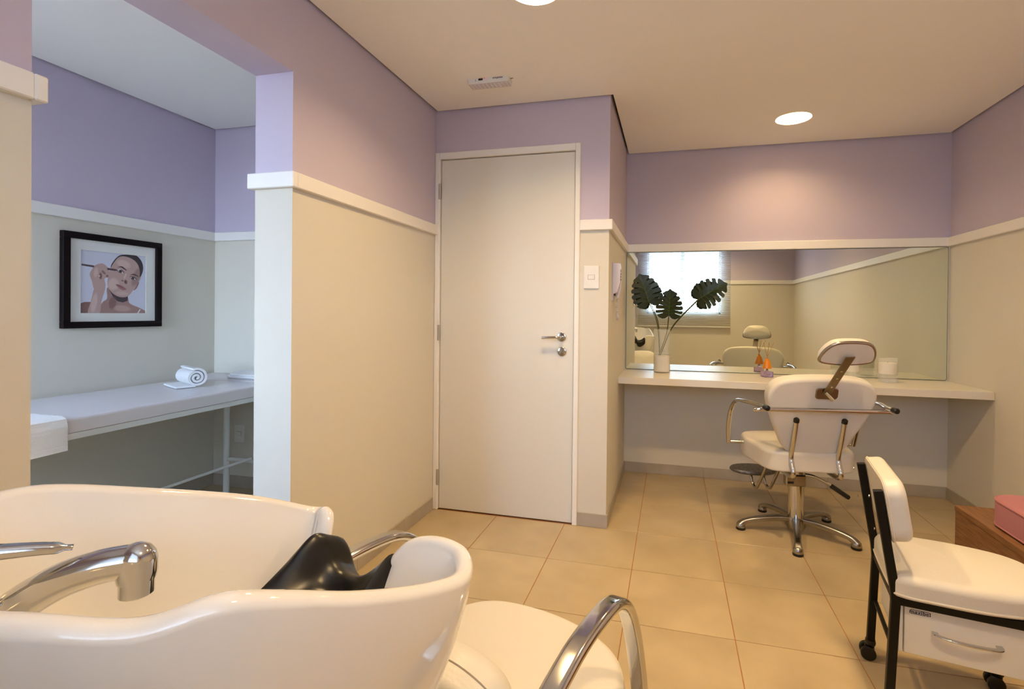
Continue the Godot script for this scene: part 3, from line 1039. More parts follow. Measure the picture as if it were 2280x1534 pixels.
	var clamp_t := lean * Transform3D(Basis.IDENTITY, Vector3(0.012, 0.335, 0.0))
	put(Shape.new().add(pad(rrect(0.105, 0.058, 0.014, 4), 0.009, 0.003), clamp_t), "clamp_plate", M.dull_metal, br)
	put(Shape.new().tube(PackedVector3Array([clamp_t * Vector3(-0.01, 0.01, 0.012), clamp_t * Vector3(0.02, -0.022, 0.034)]), 0.0085, 12), "clamp_screw", M.chrome, br)
	var ho := smooth2([Vector2(-0.118, -0.02), Vector2(-0.10, -0.048), Vector2(0.0, -0.06), Vector2(0.10, -0.048), Vector2(0.118, -0.02), Vector2(0.10, 0.035), Vector2(0.055, 0.068), Vector2(-0.055, 0.068), Vector2(-0.10, 0.035)], 6)
	var ht := Transform3D(Basis(Vector3.RIGHT, deg_to_rad(38.0)), hc)
	var hd := put(Shape.new().add(pad(ho, 0.055, 0.03, 0.008, 0.004), ht * flip), "headrest", M.vinyl, c, 50.0)
	var edge: PackedVector3Array = []
	for p in ho:
		edge.append(ht * Vector3(-p.x, p.y, -0.006))
	edge.append(edge[0]); edge.append(edge[1])
	put(Shape.new().tube(edge, 0.0075, 10), "headrest_rim", M.alloy, hd)
	# oval footrest on a bent chrome loop, ahead of the seat
	var fp := Vector3(-0.085, 0.205, -0.44)
	var ft := Shape.new()
	var rings: Array = []
	for e in [[0.93, -0.012], [1.0, -0.004], [1.0, 0.004], [0.96, 0.010], [0.5, 0.0105]]:
		var r := PackedVector3Array()
		for k in 40:
			var a := TAU * k / 40.0
			r.append(fp + Vector3(cos(a) * 0.145 * e[0], e[1], sin(a) * 0.095 * e[0]))
		rings.append(r)
	ft.loft(rings)
	put(ft, "footrest_plate", M.tread, c)
	for x in [-0.10, -0.02]:
		put(Shape.new().tube(smooth3([Vector3(x + 0.04, 0.385, -0.14), Vector3(x + 0.028, 0.33, -0.20), Vector3(x + 0.004, 0.155, -0.305), Vector3(x, 0.125, -0.335), Vector3(x - 0.008, 0.135, -0.370), Vector3(x - 0.012, 0.195, -0.405)], 6), 0.0095, 12), "footrest_tube", M.chrome, c)

# ------------------------------------------------------------------ rolling stool with drawer
func build_stool() -> void:
	var c := thing("rolling_stool", "white cushioned rolling stool with black frame and a drawer under the seat", "stool", W(0.672, 0.0, 1.804), deg_to_rad(-99.96))
	# local: forward -z, +x is the side nearer the window wall
	var wdt := 0.147
	for s in [-1.0, 1.0]:
		var x: float = s * wdt
		put(Shape.new().sweep(PackedVector3Array([Vector3(x, 0.062, 0.012), Vector3(x, 0.355, 0.0), Vector3(x, 0.40, 0.004), Vector3(x, 0.675, 0.048)]), rrect(0.024, 0.024, 0.004, 3), Vector3(0, 0, 1)), "back_post", M.black_paint, c, 30.0)
		put(bar(Vector3(x, 0.062, -0.335), Vector3(x, 0.375, -0.335), 0.024, 0.024), "front_leg", M.black_paint, c, 30.0)
		put(bar(Vector3(x, 0.363, 0.0), Vector3(x, 0.363, -0.345), 0.022, 0.024), "seat_rail", M.black_paint, c, 30.0)
	for z in [0.0, -0.335]:
		put(bar(Vector3(-wdt, 0.363, z), Vector3(wdt, 0.363, z), 0.018, 0.02), "cross_rail", M.black_paint, c, 30.0)
		put(bar(Vector3(-wdt, 0.205, z), Vector3(wdt, 0.205, z), 0.012, 0.012), "lower_bar", M.black_paint, c, 30.0)
	for s in [-1.0, 1.0]:
		for z in [0.012, -0.335]:
			var ca := Shape.new().lathe([[0.0, 0.048], [0.015, 0.048], [0.017, 0.056], [0.015, 0.066], [0.0, 0.066]], 16, Vector3(s * wdt, 0, z), false)
			ca.box(Vector3(s * wdt - 0.006, 0.02, z - 0.012), Vector3(s * wdt + 0.006, 0.055, z + 0.018), 0.003)
			var co := put(ca, "caster", M.black, c)
			for sx in [-1.0, 1.0]:
				var wh := Shape.new().lathe([[0.0, -0.008], [0.019, -0.008], [0.0235, -0.005], [0.0235, 0.005], [0.019, 0.008], [0.0, 0.008]], 24, Vector3.ZERO, false)
				put(Shape.new().add(wh, Transform3D(Basis(Vector3.FORWARD, PI / 2.0), Vector3(s * wdt + sx * 0.0155, 0.0235, z + 0.008))), "wheel", M.black, co)
	# seat: flat at the back, round in front
	var o := smooth2([Vector2(-0.165, -0.01), Vector2(-0.172, 0.08), Vector2(-0.168, 0.20), Vector2(-0.135, 0.32), Vector2(-0.06, 0.375), Vector2(0.06, 0.375), Vector2(0.135, 0.32), Vector2(0.168, 0.20), Vector2(0.172, 0.08), Vector2(0.165, -0.01), Vector2(0.12, -0.028), Vector2(-0.12, -0.028)], 6)
	var st := Transform3D(Basis(Vector3(1, 0, 0), Vector3(0, 0, -1), Vector3(0, 1, 0)), Vector3(0, 0.377, -0.02))
	var seat := put(Shape.new().add(pad(o, 0.066, 0.026, 0.012, 0.006), st), "seat", M.vinyl, c, 50.0)
	var welt := PackedVector3Array()
	for p in o:
		welt.append(st * Vector3(p.x, p.y, 0.008))
	welt.append(welt[0]); welt.append(welt[1])
	put(Shape.new().tube(welt, 0.0035, 8), "piping", M.piping, seat)
	# backrest cushion, in front of the posts
	var bo := rrect(0.335, 0.185, 0.05, 6)
	var bt := Transform3D(Basis(Vector3.RIGHT, deg_to_rad(9.0)), Vector3(0, 0.613, 0.024)) * Transform3D(Basis(Vector3.UP, PI), Vector3.ZERO)
	var bk := put(Shape.new().add(pad(bo, 0.056, 0.02, 0.006, 0.004), bt), "backrest", M.vinyl, c, 50.0)
	var bw := PackedVector3Array()
	for p in bo:
		bw.append(bt * Vector3(p.x, p.y, 0.006))
	bw.append(bw[0]); bw.append(bw[1])
	put(Shape.new().tube(bw, 0.003, 8), "piping", M.piping, bk)
	for s in [-1.0, 1.0]:
		for y in [0.56, 0.655]:
			put(Shape.new().tube(PackedVector3Array([Vector3(s * wdt, y, 0.03 + (y - 0.4) * 0.15), Vector3(s * wdt, y, 0.030 + (y - 0.4) * 0.16)]), 0.004, 10), "screw", M.alloy, bk)
	# drawer box; the drawer opens towards the window wall (+x)
	put(Shape.new().box(Vector3(-0.135, 0.208, -0.315), Vector3(0.120, 0.345, -0.016), 0.002), "drawer_box", M.laminate, c)
	put(Shape.new().box(Vector3(0.1195, 0.206, -0.022), Vector3(0.134, 0.345, -0.012), 0.001), "box_edge", M.laminate, c)
	var dr := put(Shape.new().box(Vector3(0.121, 0.206, -0.318), Vector3(0.136, 0.344, -0.0245), 0.0015), "drawer_front", M.laminate, c)
	var hp := smooth3([Vector3(0.136, 0.284, -0.098), Vector3(0.152, 0.285, -0.100), Vector3(0.160, 0.284, -0.125), Vector3(0.163, 0.283, -0.17), Vector3(0.160, 0.283, -0.215), Vector3(0.152, 0.283, -0.240), Vector3(0.136, 0.284, -0.242)], 5)
	put(Shape.new().sweep(hp, rrect(0.016, 0.005, 0.002, 3), Vector3(1, 0, 0)), "handle", M.chrome, dr)
	var face := Basis(Vector3.UP, PI / 2.0)
	put(Shape.new().add(plate(rrect(0.050, 0.013, 0.006, 4), 0.0, 0.0008), Transform3D(face, Vector3(0.136, 0.331, -0.062))), "badge", M.ink, dr)
	put(Shape.new().add(plate(rrect(0.0475, 0.0108, 0.005, 4), 0.0, 0.0012), Transform3D(face, Vector3(0.136, 0.331, -0.062))), "badge_face", M.grey_plastic, dr)
	lettering("maxibel", 0.0135, M.ink, dr, Transform3D(face, Vector3(0.1375, 0.331, -0.062)), "badge_lettering")

# ------------------------------------------------------------------ bench
func build_bench() -> void:
	var b := thing("wooden_bench", "brown wooden box bench under the pink cushion, built against the wall", "bench", W(1.24, 0.0, 2.60))
	var l := 1.9
	var w := XT - 1.24 - 0.012
	put(Shape.new().box(W(0.0, 0.325, 0.0), W(w, 0.35, -l), 0.0015), "seat_board", M.wood, b)
	put(Shape.new().box(W(0.002, 0.0, -0.002), W(0.022, 0.325, -l + 0.002), 0.001), "front_board", M.wood, b)
	put(Shape.new().box(W(0.0225, 0.0, -0.002), W(w, 0.325, -0.022), 0.001), "end_board", M.wood, b)
	put(Shape.new().box(W(0.0225, 0.0, -l + 0.022), W(w, 0.325, -l + 0.002), 0.001), "end_board", M.wood, b)
	var c := thing("bench_cushion", "dusty pink piped cushion lying on the wooden bench", "cushion", W(1.27, 0.35, 2.45))
	var cw := XT - 1.27 - 0.03
	var cl := 1.6
	var o := rrect(cw, cl, 0.10, 8)
	var t := Transform3D(Basis(Vector3(1, 0, 0), Vector3(0, 0, -1), Vector3(0, 1, 0)), W(cw / 2.0, 0.0, -cl / 2.0))
	put(Shape.new().add(pad(o, 0.115, 0.022, 0.012, 0.018), t), "cushion_body", M.pink, c, 50.0)
	for y in [0.010, 0.106]:
		var e := PackedVector3Array()
		for p in inset(o, 0.003):
			e.append(t * Vector3(p.x, p.y, y))
		e.append(e[0]); e.append(e[1])
		put(Shape.new().tube(e, 0.005, 8), "piping", M.pink, c)

# ------------------------------------------------------------------ massage room
func portrait() -> Image:
	var n := 448
	var im := Image.create(n, n, false, Image.FORMAT_RGB8)
	im.fill(Color8(214, 216, 232))
	var z := func(x: float, y: float) -> Vector2:
		var u := (x - 465.0) / 880.0
		var top := 330.0 + 85.0 * u
		return Vector2(u, (y - top) / (1205.0 - top)) * n
	var fill := func(pts: Array, c: Color, soft := 0.0) -> void:
		var p := PackedVector2Array()
		for q in pts:
			p.append(z.call(q[0], q[1]))
		var lo := Vector2(1e9, 1e9)
		var hi := -lo
		for q in p:
			lo = lo.min(q); hi = hi.max(q)
		for y in range(maxi(0, int(lo.y)), mini(n, int(hi.y) + 1)):
			var xs := []
			for i in p.size():
				var a := p[i]
				var b := p[(i + 1) % p.size()]
				var yy := y + 0.5
				if (a.y <= yy) != (b.y <= yy):
					xs.append(a.x + (yy - a.y) / (b.y - a.y) * (b.x - a.x))
			xs.sort()
			for k in range(0, xs.size() - 1, 2):
				for x in range(maxi(0, int(round(xs[k]))), mini(n, int(round(xs[k + 1])))):
					im.set_pixel(x, y, im.get_pixel(x, y).lerp(c, c.a))
	var spline := func(pts: Array) -> Array:
		var v := []
		for q in pts:
			v.append(Vector2(q[0], q[1]))
		var r := []
		for q in smooth2(v, 6):
			r.append([q.x, q.y])
		return r
	var blot := func(cx: float, cy: float, rx: float, ry: float, ang: float, c: Color, k: float) -> void:
		var m: Vector2 = z.call(cx, cy)
		var s := n / 880.0
		for y in range(maxi(0, int(m.y - (rx + ry) * s)), mini(n, int(m.y + (rx + ry) * s))):
			for x in range(maxi(0, int(m.x - (rx + ry) * s)), mini(n, int(m.x + (rx + ry) * s))):
				var d := (Vector2(x, y) - m).rotated(-ang) / s
				var q := 1.0 - (d.x * d.x / (rx * rx) + d.y * d.y / (ry * ry))
				if q > 0.0:
					im.set_pixel(x, y, im.get_pixel(x, y).lerp(c, k * smoothstep(0.0, 0.7, q)))
	var skin := Color8(190, 158, 150)
	var deep := Color8(132, 96, 92)
	var dark := Color8(42, 28, 38)
	fill.call(spline.call([[812, 850], [806, 1000], [745, 1060], [700, 1215], [1352, 1215], [1300, 1150], [1120, 1070], [1085, 980], [950, 900]]), Color8(160, 124, 118))
	blot.call(1010.0, 1140.0, 150.0, 60.0, 0.1, Color8(196, 164, 156), 0.7)
	fill.call([[830, 870], [890, 985], [950, 1040], [1020, 1056], [1084, 1034], [1092, 960], [960, 900]], Color8(40, 24, 34, 245))
	blot.call(880.0, 1060.0, 60.0, 110.0, 0.2, Color8(120, 84, 82), 0.8)
	fill.call([[465, 1075], [520, 1052], [610, 1050], [570, 1206], [465, 1206]], deep)
	fill.call(spline.call([[1005, 400], [925, 450], [862, 560], [818, 700], [815, 830], [870, 920], [965, 978], [1075, 978], [1150, 905], [1225, 790], [1285, 650], [1300, 550], [1200, 450], [1100, 405]]), skin)
	blot.call(1215.0, 700.0, 70.0, 180.0, 0.35, Color8(150, 118, 112), 0.75)
	blot.call(890.0, 800.0, 90.0, 110.0, 0.2, Color8(222, 196, 186), 0.7)
	blot.call(1030.0, 520.0, 120.0, 70.0, 0.3, Color8(220, 194, 184), 0.7)
	blot.call(1010.0, 930.0, 110.0, 36.0, 0.05, Color8(214, 188, 178), 0.6)
	fill.call(spline.call([[1172, 888], [1215, 860], [1250, 790], [1238, 770], [1205, 830]]), Color8(150, 110, 104))
	fill.call(spline.call([[990, 396], [1100, 392], [1210, 405], [1285, 480], [1312, 570], [1295, 655], [1262, 700], [1262, 610], [1225, 515], [1150, 450], [1050, 416], [965, 425], [900, 495], [852, 575], [868, 520], [925, 440]]), dark)
	# brows, eyes, nose, lips
	fill.call(spline.call([[945, 570], [1000, 552], [1045, 580], [1075, 615], [1030, 592], [990, 568]]), Color8(70, 46, 44))
	fill.call(spline.call([[1120, 672], [1170, 656], [1215, 672], [1245, 700], [1200, 684], [1160, 672]]), Color8(70, 46, 44))
	blot.call(985.0, 620.0, 66.0, 34.0, 0.4, Color8(96, 66, 66), 0.9)
	blot.call(1165.0, 715.0, 60.0, 32.0, 0.4, Color8(88, 60, 62), 0.9)
	fill.call(spline.call([[935, 600], [985, 592], [1030, 655], [980, 640]]), Color8(208, 196, 194))
	fill.call(spline.call([[1122, 708], [1165, 696], [1205, 742], [1160, 732]]), Color8(200, 188, 188))
	blot.call(985.0, 622.0, 26.0, 26.0, 0.0, dark, 1.0)
	blot.call(1160.0, 716.0, 26.0, 26.0, 0.0, dark, 1.0)
	blot.call(1058.0, 770.0, 26.0, 36.0, -0.2, Color8(96, 62, 62), 0.8)
	blot.call(1012.0, 752.0, 18.0, 12.0, 0.4, Color8(110, 74, 72), 0.8)
	blot.call(1050.0, 690.0, 16.0, 60.0, 0.35, Color8(224, 200, 190), 0.7)
	fill.call(spline.call([[920, 806], [965, 806], [1010, 826], [1070, 872], [1020, 884], [965, 856]]), Color8(164, 108, 106))
	fill.call([[925, 812], [970, 822], [1015, 846], [1066, 872], [1010, 850], [965, 830]], Color8(96, 56, 60))
	# arm and hand with the brush
	fill.call(spline.call([[645, 860], [600, 1040], [565, 1210], [705, 1210], [735, 1040], [782, 850], [720, 830]]), Color8(186, 156, 150))
	blot.call(640.0, 1060.0, 46.0, 170.0, 0.16, Color8(214, 188, 182), 0.8)
	fill.call(spline.call([[640, 870], [610, 760], [584, 670], [612, 600], [650, 545], [735, 516], [800, 556], [832, 610], [834, 690], [800, 712], [772, 735], [786, 820], [760, 880], [700, 890]]), skin)
	blot.call(720.0, 690.0, 24.0, 56.0, 0.0, Color8(120, 84, 80), 0.85)
	blot.call(760.0, 640.0, 44.0, 20.0, 0.8, Color8(132, 96, 92), 0.8)
	blot.call(806.0, 690.0, 20.0, 24.0, 0.0, Color8(120, 84, 82), 0.8)
	blot.call(660.0, 640.0, 34.0, 90.0, 0.1, Color8(220, 196, 188), 0.6)
	blot.call(704.0, 690.0, 9.0, 14.0, 0.0, Color8(244, 240, 236), 1.0)
	fill.call([[482, 524], [640, 548], [636, 574], [482, 548]], Color8(84, 60, 70))
	fill.call([[806, 576], [915, 592], [962, 612], [910, 618], [806, 604]], Color8(74, 50, 58))
	fill.call([[1262, 1148], [1278, 1154], [1246, 1206], [1226, 1206]], Color8(236, 234, 236))
	im.resize(n, n)
	var soft := im.duplicate()
	soft.resize(n * 2 / 3, n * 2 / 3, Image.INTERPOLATE_BILINEAR)
	soft.resize(n, n, Image.INTERPOLATE_CUBIC)
	return soft

func build_picture() -> void:
	# hangs on the massage room's left wall; local x runs into the depth (away from the window wall), z out of the wall
	var t := thing("framed_portrait", "framed beauty photograph of a woman with an eye brush in a dark frame", "picture", W(X2, 1.085, 2.10), PI / 2.0)
	# local +x after the turn points to -depth... the print is laid so that it reads the right way round from the room
	var w := 0.505
	var h := 0.50
	var bw := 0.034
	var f := Shape.new()
	f.box(Vector3(-w / 2, 0, 0), Vector3(w / 2, bw, 0.028), 0.002)
	f.box(Vector3(-w / 2, h - bw, 0), Vector3(w / 2, h, 0.028), 0.002)
	f.box(Vector3(-w / 2, bw, 0), Vector3(-w / 2 + bw, h - bw, 0.028), 0.002)
	f.box(Vector3(w / 2 - bw, bw, 0), Vector3(w / 2, h - bw, 0.028), 0.002)
	put(f, "frame", M.frame_wood, t, 30.0)
	var m := Shape.new()
	var pw := 0.333
	m.box(Vector3(-w / 2 + bw, bw, 0.010), Vector3(w / 2 - bw, 0.079, 0.014))
	m.box(Vector3(-w / 2 + bw, 0.079 + pw, 0.010), Vector3(w / 2 - bw, h - bw, 0.014))
	m.box(Vector3(-w / 2 + bw, 0.079, 0.010), Vector3(-pw / 2, 0.079 + pw, 0.014))
	m.box(Vector3(pw / 2, 0.079, 0.010), Vector3(w / 2 - bw, 0.079 + pw, 0.014))
	put(m, "mount", M.mat_board, t)
	var q := QuadMesh.new()
	q.size = Vector2(pw, pw)
	var pm := mat(Color.WHITE, 0.5)
	pm.albedo_texture = ImageTexture.create_from_image(portrait())
	var print_ := put_mesh(q, "photograph", pm, t)
	print_.position = Vector3(0, 0.079 + pw / 2.0, 0.0085)
	put(Shape.new().box(Vector3(-w / 2 + 0.01, 0.01, 0.002), Vector3(w / 2 - 0.01, h - 0.01, 0.007)), "backing", M.mat_board, t)
	var g := put(Shape.new().box(Vector3(-w / 2 + bw, bw, 0.018), Vector3(w / 2 - bw, h - bw, 0.020)), "glazing", M.picture_glass, t)
	g.name = "glazing"

func build_massage_table() -> void:
	var t := thing("massage_table", "white massage table with padded top and tubular steel legs along the wall", "table", W(-2.675, 0.0, 1.75))
	var hw := 0.325
	var z0 := -0.90      # near end
	var z1 := 0.78       # seam of the raised head part
	var z2 := 0.965
	var o := rrect(hw * 2.0, z1 - z0, 0.02, 4)
	var flat := func(cz: float, y: float) -> Transform3D:
		return Transform3D(Basis(Vector3(1, 0, 0), Vector3(0, 0, -1), Vector3(0, 1, 0)), W(0, y, cz))
	put(Shape.new().add(pad(o, 0.062, 0.014, 0.003, 0.004), flat.call((z0 + z1) / 2.0, 0.684)), "mattress", M.vinyl_blue, t, 50.0)
	var ho := rrect(hw * 2.0, z2 - z1 - 0.004, 0.02, 4)
	var hp := Transform3D(Basis(Vector3.RIGHT, deg_to_rad(7.0)), W(0, 0.684, z1 + 0.002)) * Transform3D(Basis(Vector3(1, 0, 0), Vector3(0, 0, -1), Vector3(0, 1, 0)), W(0, 0, (z2 - z1) / 2.0))
	put(Shape.new().add(pad(ho, 0.062, 0.014, 0.003, 0.004), hp), "head_section", M.vinyl_blue, t, 50.0)
	var fr := Shape.new()
	fr.box(W(hw - 0.028, 0.656, z0 + 0.02), W(hw - 0.003, 0.683, z2 - 0.02), 0.002)
	fr.box(W(-hw + 0.003, 0.656, z0 + 0.02), W(-hw + 0.028, 0.683, z2 - 0.02), 0.002)
	fr.box(W(-hw + 0.003, 0.656, z0 + 0.02), W(hw - 0.003, 0.683, z0 + 0.045), 0.002)
	fr.box(W(-hw + 0.003, 0.656, z2 - 0.045), W(hw - 0.003, 0.683, z2 - 0.02), 0.002)
	put(fr, "frame", M.steel_white, t, 30.0)
	var lx0 := -0.052
	var lx1 := 0.285
	for z in [0.81, -0.75]:
		for x in [lx0, lx1]:
			var lg := put(Shape.new().tube(PackedVector3Array([W(x, 0.012, z), W(x, 0.66, z)]), 0.0175, 16), "leg", M.steel_white, t)
			put(Shape.new().lathe([[0.0, 0.0], [0.016, 0.0], [0.019, 0.006], [0.0185, 0.02], [0.0, 0.02]], 16, W(x, 0, z), false), "foot", M.grey_plastic, lg)
		put(Shape.new().tube(PackedVector3Array([W(lx0, 0.245, z), W(lx1, 0.245, z)]), 0.0125, 12), "leg_bar", M.steel_white, t)
	put(Shape.new().tube(PackedVector3Array([W(lx1 - 0.15, 0.262, 0.81), W(lx1 - 0.15, 0.262, -0.75)]), 0.008, 10), "long_brace", M.steel_white, t)

func build_towels() -> void:
	# rolled towel: a spiral sheet with thickness
	var r := thing("rolled_towel", "white rolled towel lying on the massage table", "towel", W(-2.70, 0.748, 2.29), deg_to_rad(66.0))
	var outer := PackedVector2Array()
	var inner := PackedVector2Array()
	var turns := 2.6
	var steps := 64
	for k in steps + 1:
		var u := float(k) / steps
		var a := -PI * 0.6 + TAU * turns * u
		var rad := lerpf(0.010, 0.056, u)
		outer.append(Vector2.from_angle(a) * rad)
		inner.append(Vector2.from_angle(a) * (rad - 0.0125))
	var prof := PackedVector2Array()
	for p in outer:
		prof.append(p)
	for k in range(inner.size() - 1, -1, -1):
		prof.append(inner[k])
	var rng := RandomNumberGenerator.new()
	rng.seed = 12
	var s := plate(prof, -0.11, 0.11)
	s.v = wobble(s.v, 0.0022)
	var body := put(Shape.new().add(s, Transform3D(Basis.IDENTITY, Vector3(0, 0.056, 0))), "towel_roll", M.towel, r, 55.0)
	body.name = "towel_roll"
	put(pad(rrect(0.10, 0.22, 0.01, 3), 0.012, 0.004), "loose_flap", M.towel, r).transform = Transform3D(Basis(Vector3(1, 0, 0), Vector3(0, 0, -1), Vector3(0, 1, 0)), Vector3(-0.052, 0.002, 0))
	# towel hanging over the near edge of the table
	var h := thing("hanging_towel", "white ribbed towel hanging over the edge of the massage table", "towel", W(-2.35, 0.748, 1.30))
	var rows := []
	var path := [Vector2(-0.34, 0.003), Vector2(-0.10, 0.004), Vector2(-0.015, 0.005), Vector2(0.006, -0.004), Vector2(0.012, -0.03), Vector2(0.011, -0.08), Vector2(0.014, -0.132)]
	var dense: Array = []
	for i in path.size() - 1:
		for k in 8:
			dense.append(path[i].lerp(path[i + 1], k / 8.0))
	dense.append(path[path.size() - 1])
	for i in dense.size():
		var ring := PackedVector3Array()
		var p: Vector2 = dense[i]
		var d: Vector2 = (dense[mini(i + 1, dense.size() - 1)] - dense[maxi(i - 1, 0)]).normalized()
		var nrm := Vector2(-d.y, d.x)
		if nrm.y < 0.0 and nrm.x < 0.0:
			nrm = -nrm
		for side in 2:
			for k in 25:
				var u := k / 24.0 if side == 0 else 1.0 - k / 24.0
				var wave := 0.0016 * sin(u * 9.0 + i * 0.15) + 0.0009 * sin(i * 2.4)
				var q := p + nrm * ((0.006 if side == 0 else 0.0) + wave + 0.001)
				ring.append(W(q.x, q.y + (0.006 * u if i > 44 else 0.0), lerpf(-0.25, 0.158, u)))
		rows.append(ring)
	put(Shape.new().loft(rows), "towel_cloth", M.towel, h, 60.0)
	# small folded towel at the head end
	var f := thing("folded_towel", "small folded white towel at the head end of the massage table", "towel", W(-2.62, 0.7625, 2.63), 0.0)
	f.rotation.x = deg_to_rad(7.0)
	put(pad(rrect(0.24, 0.13, 0.02, 4), 0.016, 0.006), "lower_fold", M.towel, f).transform = Transform3D(Basis(Vector3(1, 0, 0), Vector3(0, 0, -1), Vector3(0, 1, 0)), Vector3.ZERO)
	put(pad(rrect(0.22, 0.12, 0.02, 4), 0.014, 0.006), "upper_fold", M.towel, f).transform = Transform3D(Basis(Vector3(1, 0, 0), Vector3(0, 0, -1), Vector3(0, 1, 0)), Vector3(0.005, 0.0155, 0.003))

func wobble(v: PackedVector3Array, a: float) -> PackedVector3Array:
	var n := FastNoiseLite.new()
	n.seed = 3
	n.frequency = 14.0
	var o := PackedVector3Array()
	for p in v:
		o.append(p + Vector3(n.get_noise_3dv(p), n.get_noise_3dv(p + Vector3(3, 1, 7)), 0.0) * a)
	return o

# ------------------------------------------------------------------ wash basin and its chair
const BASIN := Vector3(-0.385, 0.0, 0.61)
const BASIN_TURN := -15.0

func build_basin() -> void:
	var b := thing("wash_basin", "white glossy ceramic hair wash basin with chrome tap and black neck rest", "basin", W(BASIN.x, 0, BASIN.z), deg_to_rad(BASIN_TURN))
	# rim, centre of the lip: right, height, forward
	var rim := [[-0.15, 0.887, 0.0], [-0.172, 0.926, -0.08], [-0.19, 0.970, -0.2], [-0.205, 0.996, -0.285], [-0.19, 1.0, -0.345], [-0.15, 1.0, -0.39], [-0.08, 0.995, -0.415], [0.0, 0.987, -0.405], [0.07, 0.981, -0.365], [0.115, 0.971, -0.325], [0.143, 0.977, -0.285], [0.155, 0.961, -0.24], [0.16, 0.928, -0.17], [0.16, 0.893, -0.08], [0.155, 0.878, -0.02], [0.125, 0.884, 0.015], [0.085, 0.889, 0.014], [0.048, 0.880, 0.002], [0.018, 0.846, -0.014], [-0.015, 0.806, -0.026], [-0.055, 0.796, -0.030], [-0.088, 0.812, -0.026], [-0.108, 0.860, -0.012], [-0.124, 0.888, 0.004]]
	var ctrl: Array = []
	for p in rim:
		ctrl.append(W(p[0], p[1], p[2]))
	var line := smooth3(ctrl, 7, true)
	var n := line.size()
	var cen := W(-0.01, 0.0, -0.19)
	var outw := PackedVector3Array()
	for i in n:
		var t := line[(i + 1) % n] - line[(i - 1 + n) % n]
		t.y = 0.0
		var o := t.normalized().cross(Vector3.UP)
		if o.dot(line[i] - cen) < 0.0:
			o = -o
		outw.append(o)
	for pass_ in 9:
		var sm := PackedVector3Array()
		for i in n:
			sm.append((outw[(i - 1 + n) % n] + outw[i] * 2.0 + outw[(i + 1) % n]).normalized())
		outw = sm
	var rings: Array = []
	var lip := 0.0115
	# outer hull from the bottom up
	for k in [[0.52, 0.60, 1.0], [0.60, 0.64, 0.9], [0.72, 0.71, 0.66], [0.83, 0.78, 0.40], [0.92, 0.84, 0.18], [0.975, 0.0, 0.0]]:
		var r := PackedVector3Array()
		for i in n:
			var q := line[i] + outw[i] * lip
			var w: float = k[0]
			var y := q.y - 0.035
			if k[1] > 0.0:
				y = lerpf(q.y - 0.035, 0.58, k[2])
			var p := cen + (q - cen) * w
			# the front wall slopes further in, the way a hull does
			r.append(Vector3(p.x, y, p.z))
		rings.append(r)
	for k in 9:
		var a := PI * k / 8.0
		var r := PackedVector3Array()
		for i in n:
			r.append(line[i] + outw[i] * (cos(a) * lip) + Vector3.UP * (sin(a) * lip - 0.006))
		rings.append(r)
	for k in [[0.93, 0.12], [0.87, 0.27], [0.78, 0.50], [0.66, 0.73], [0.50, 0.90], [0.30, 0.98], [0.10, 1.0], [0.02, 1.0]]:
		var r := PackedVector3Array()
		for i in n:
			var q := line[i] - outw[i] * lip
			var p: Vector3 = cen + (q - cen) * k[0]
			var deep := 0.755
			r.append(Vector3(p.x, lerpf(q.y - 0.012, deep, k[1]), p.z))
		rings.append(r)
	put(Shape.new().loft(rings), "bowl", M.ceramic, b, 70.0)
	# drain
	put(Shape.new().lathe([[0.0, 0.756], [0.024, 0.756], [0.026, 0.7575], [0.022, 0.7605], [0.0, 0.759]], 24, W(-0.01, 0, -0.19), false), "drain", M.chrome, b)
	# pedestal under the bowl
	var ped := Shape.new()
	var pr: Array = []
	for k in [[0.30, 0.0], [0.30, 0.02], [0.24, 0.06], [0.21, 0.45], [0.24, 0.585]]:
		var r := PackedVector3Array()
		for p in rrect(k[0], k[0] * 1.15, 0.05, 6):
			r.append(W(p.x - 0.01, k[1], p.y - 0.20))
		pr.append(r)
	ped.loft(pr)
	put(ped, "pedestal", M.laminate, b)
	# black neck rest: a saddle over the notch, thick ears at both ends
	var saddle: Array = []
	var crest := smooth3([Vector3(-0.102, 0.868, -0.038), Vector3(-0.093, 0.874, -0.036), Vector3(-0.083, 0.862, -0.032), Vector3(-0.070, 0.836, -0.028), Vector3(-0.050, 0.8225, -0.025), Vector3(-0.020, 0.8265, -0.022), Vector3(0.008, 0.845, -0.019), Vector3(0.030, 0.866, -0.016)], 3)
	for k in crest.size():
		var c := crest[k]
		var u := float(k) / (crest.size() - 1)
		var low := lerpf(0.822, 0.806, minf(1.0, u * 2.0)) + 0.012 * maxf(0.0, u - 0.6)
		var reach := lerpf(-0.140, -0.110, u)
		var top := c.y
		var sec := smooth2([Vector2(0.012, top - 0.085), Vector2(0.017, top - 0.030), Vector2(c.z + 0.020, top - 0.005), Vector2(c.z, top + 0.003), Vector2(c.z - 0.020, top - 0.008), Vector2(c.z - 0.040, lerpf(top, low, 0.45)), Vector2(lerpf(c.z - 0.040, reach, 0.55), lerpf(top, low, 0.84)), Vector2(reach, low), Vector2(reach + 0.004, low - 0.010), Vector2(c.z - 0.044, low - 0.012), Vector2(c.z - 0.014, minf(top - 0.030, low)), Vector2(0.000, top - 0.040), Vector2(0.003, top - 0.085)], 4)
		var r := PackedVector3Array()
		for p in sec:
			r.append(W(c.x, p.y, p.x))
		saddle.append(r)
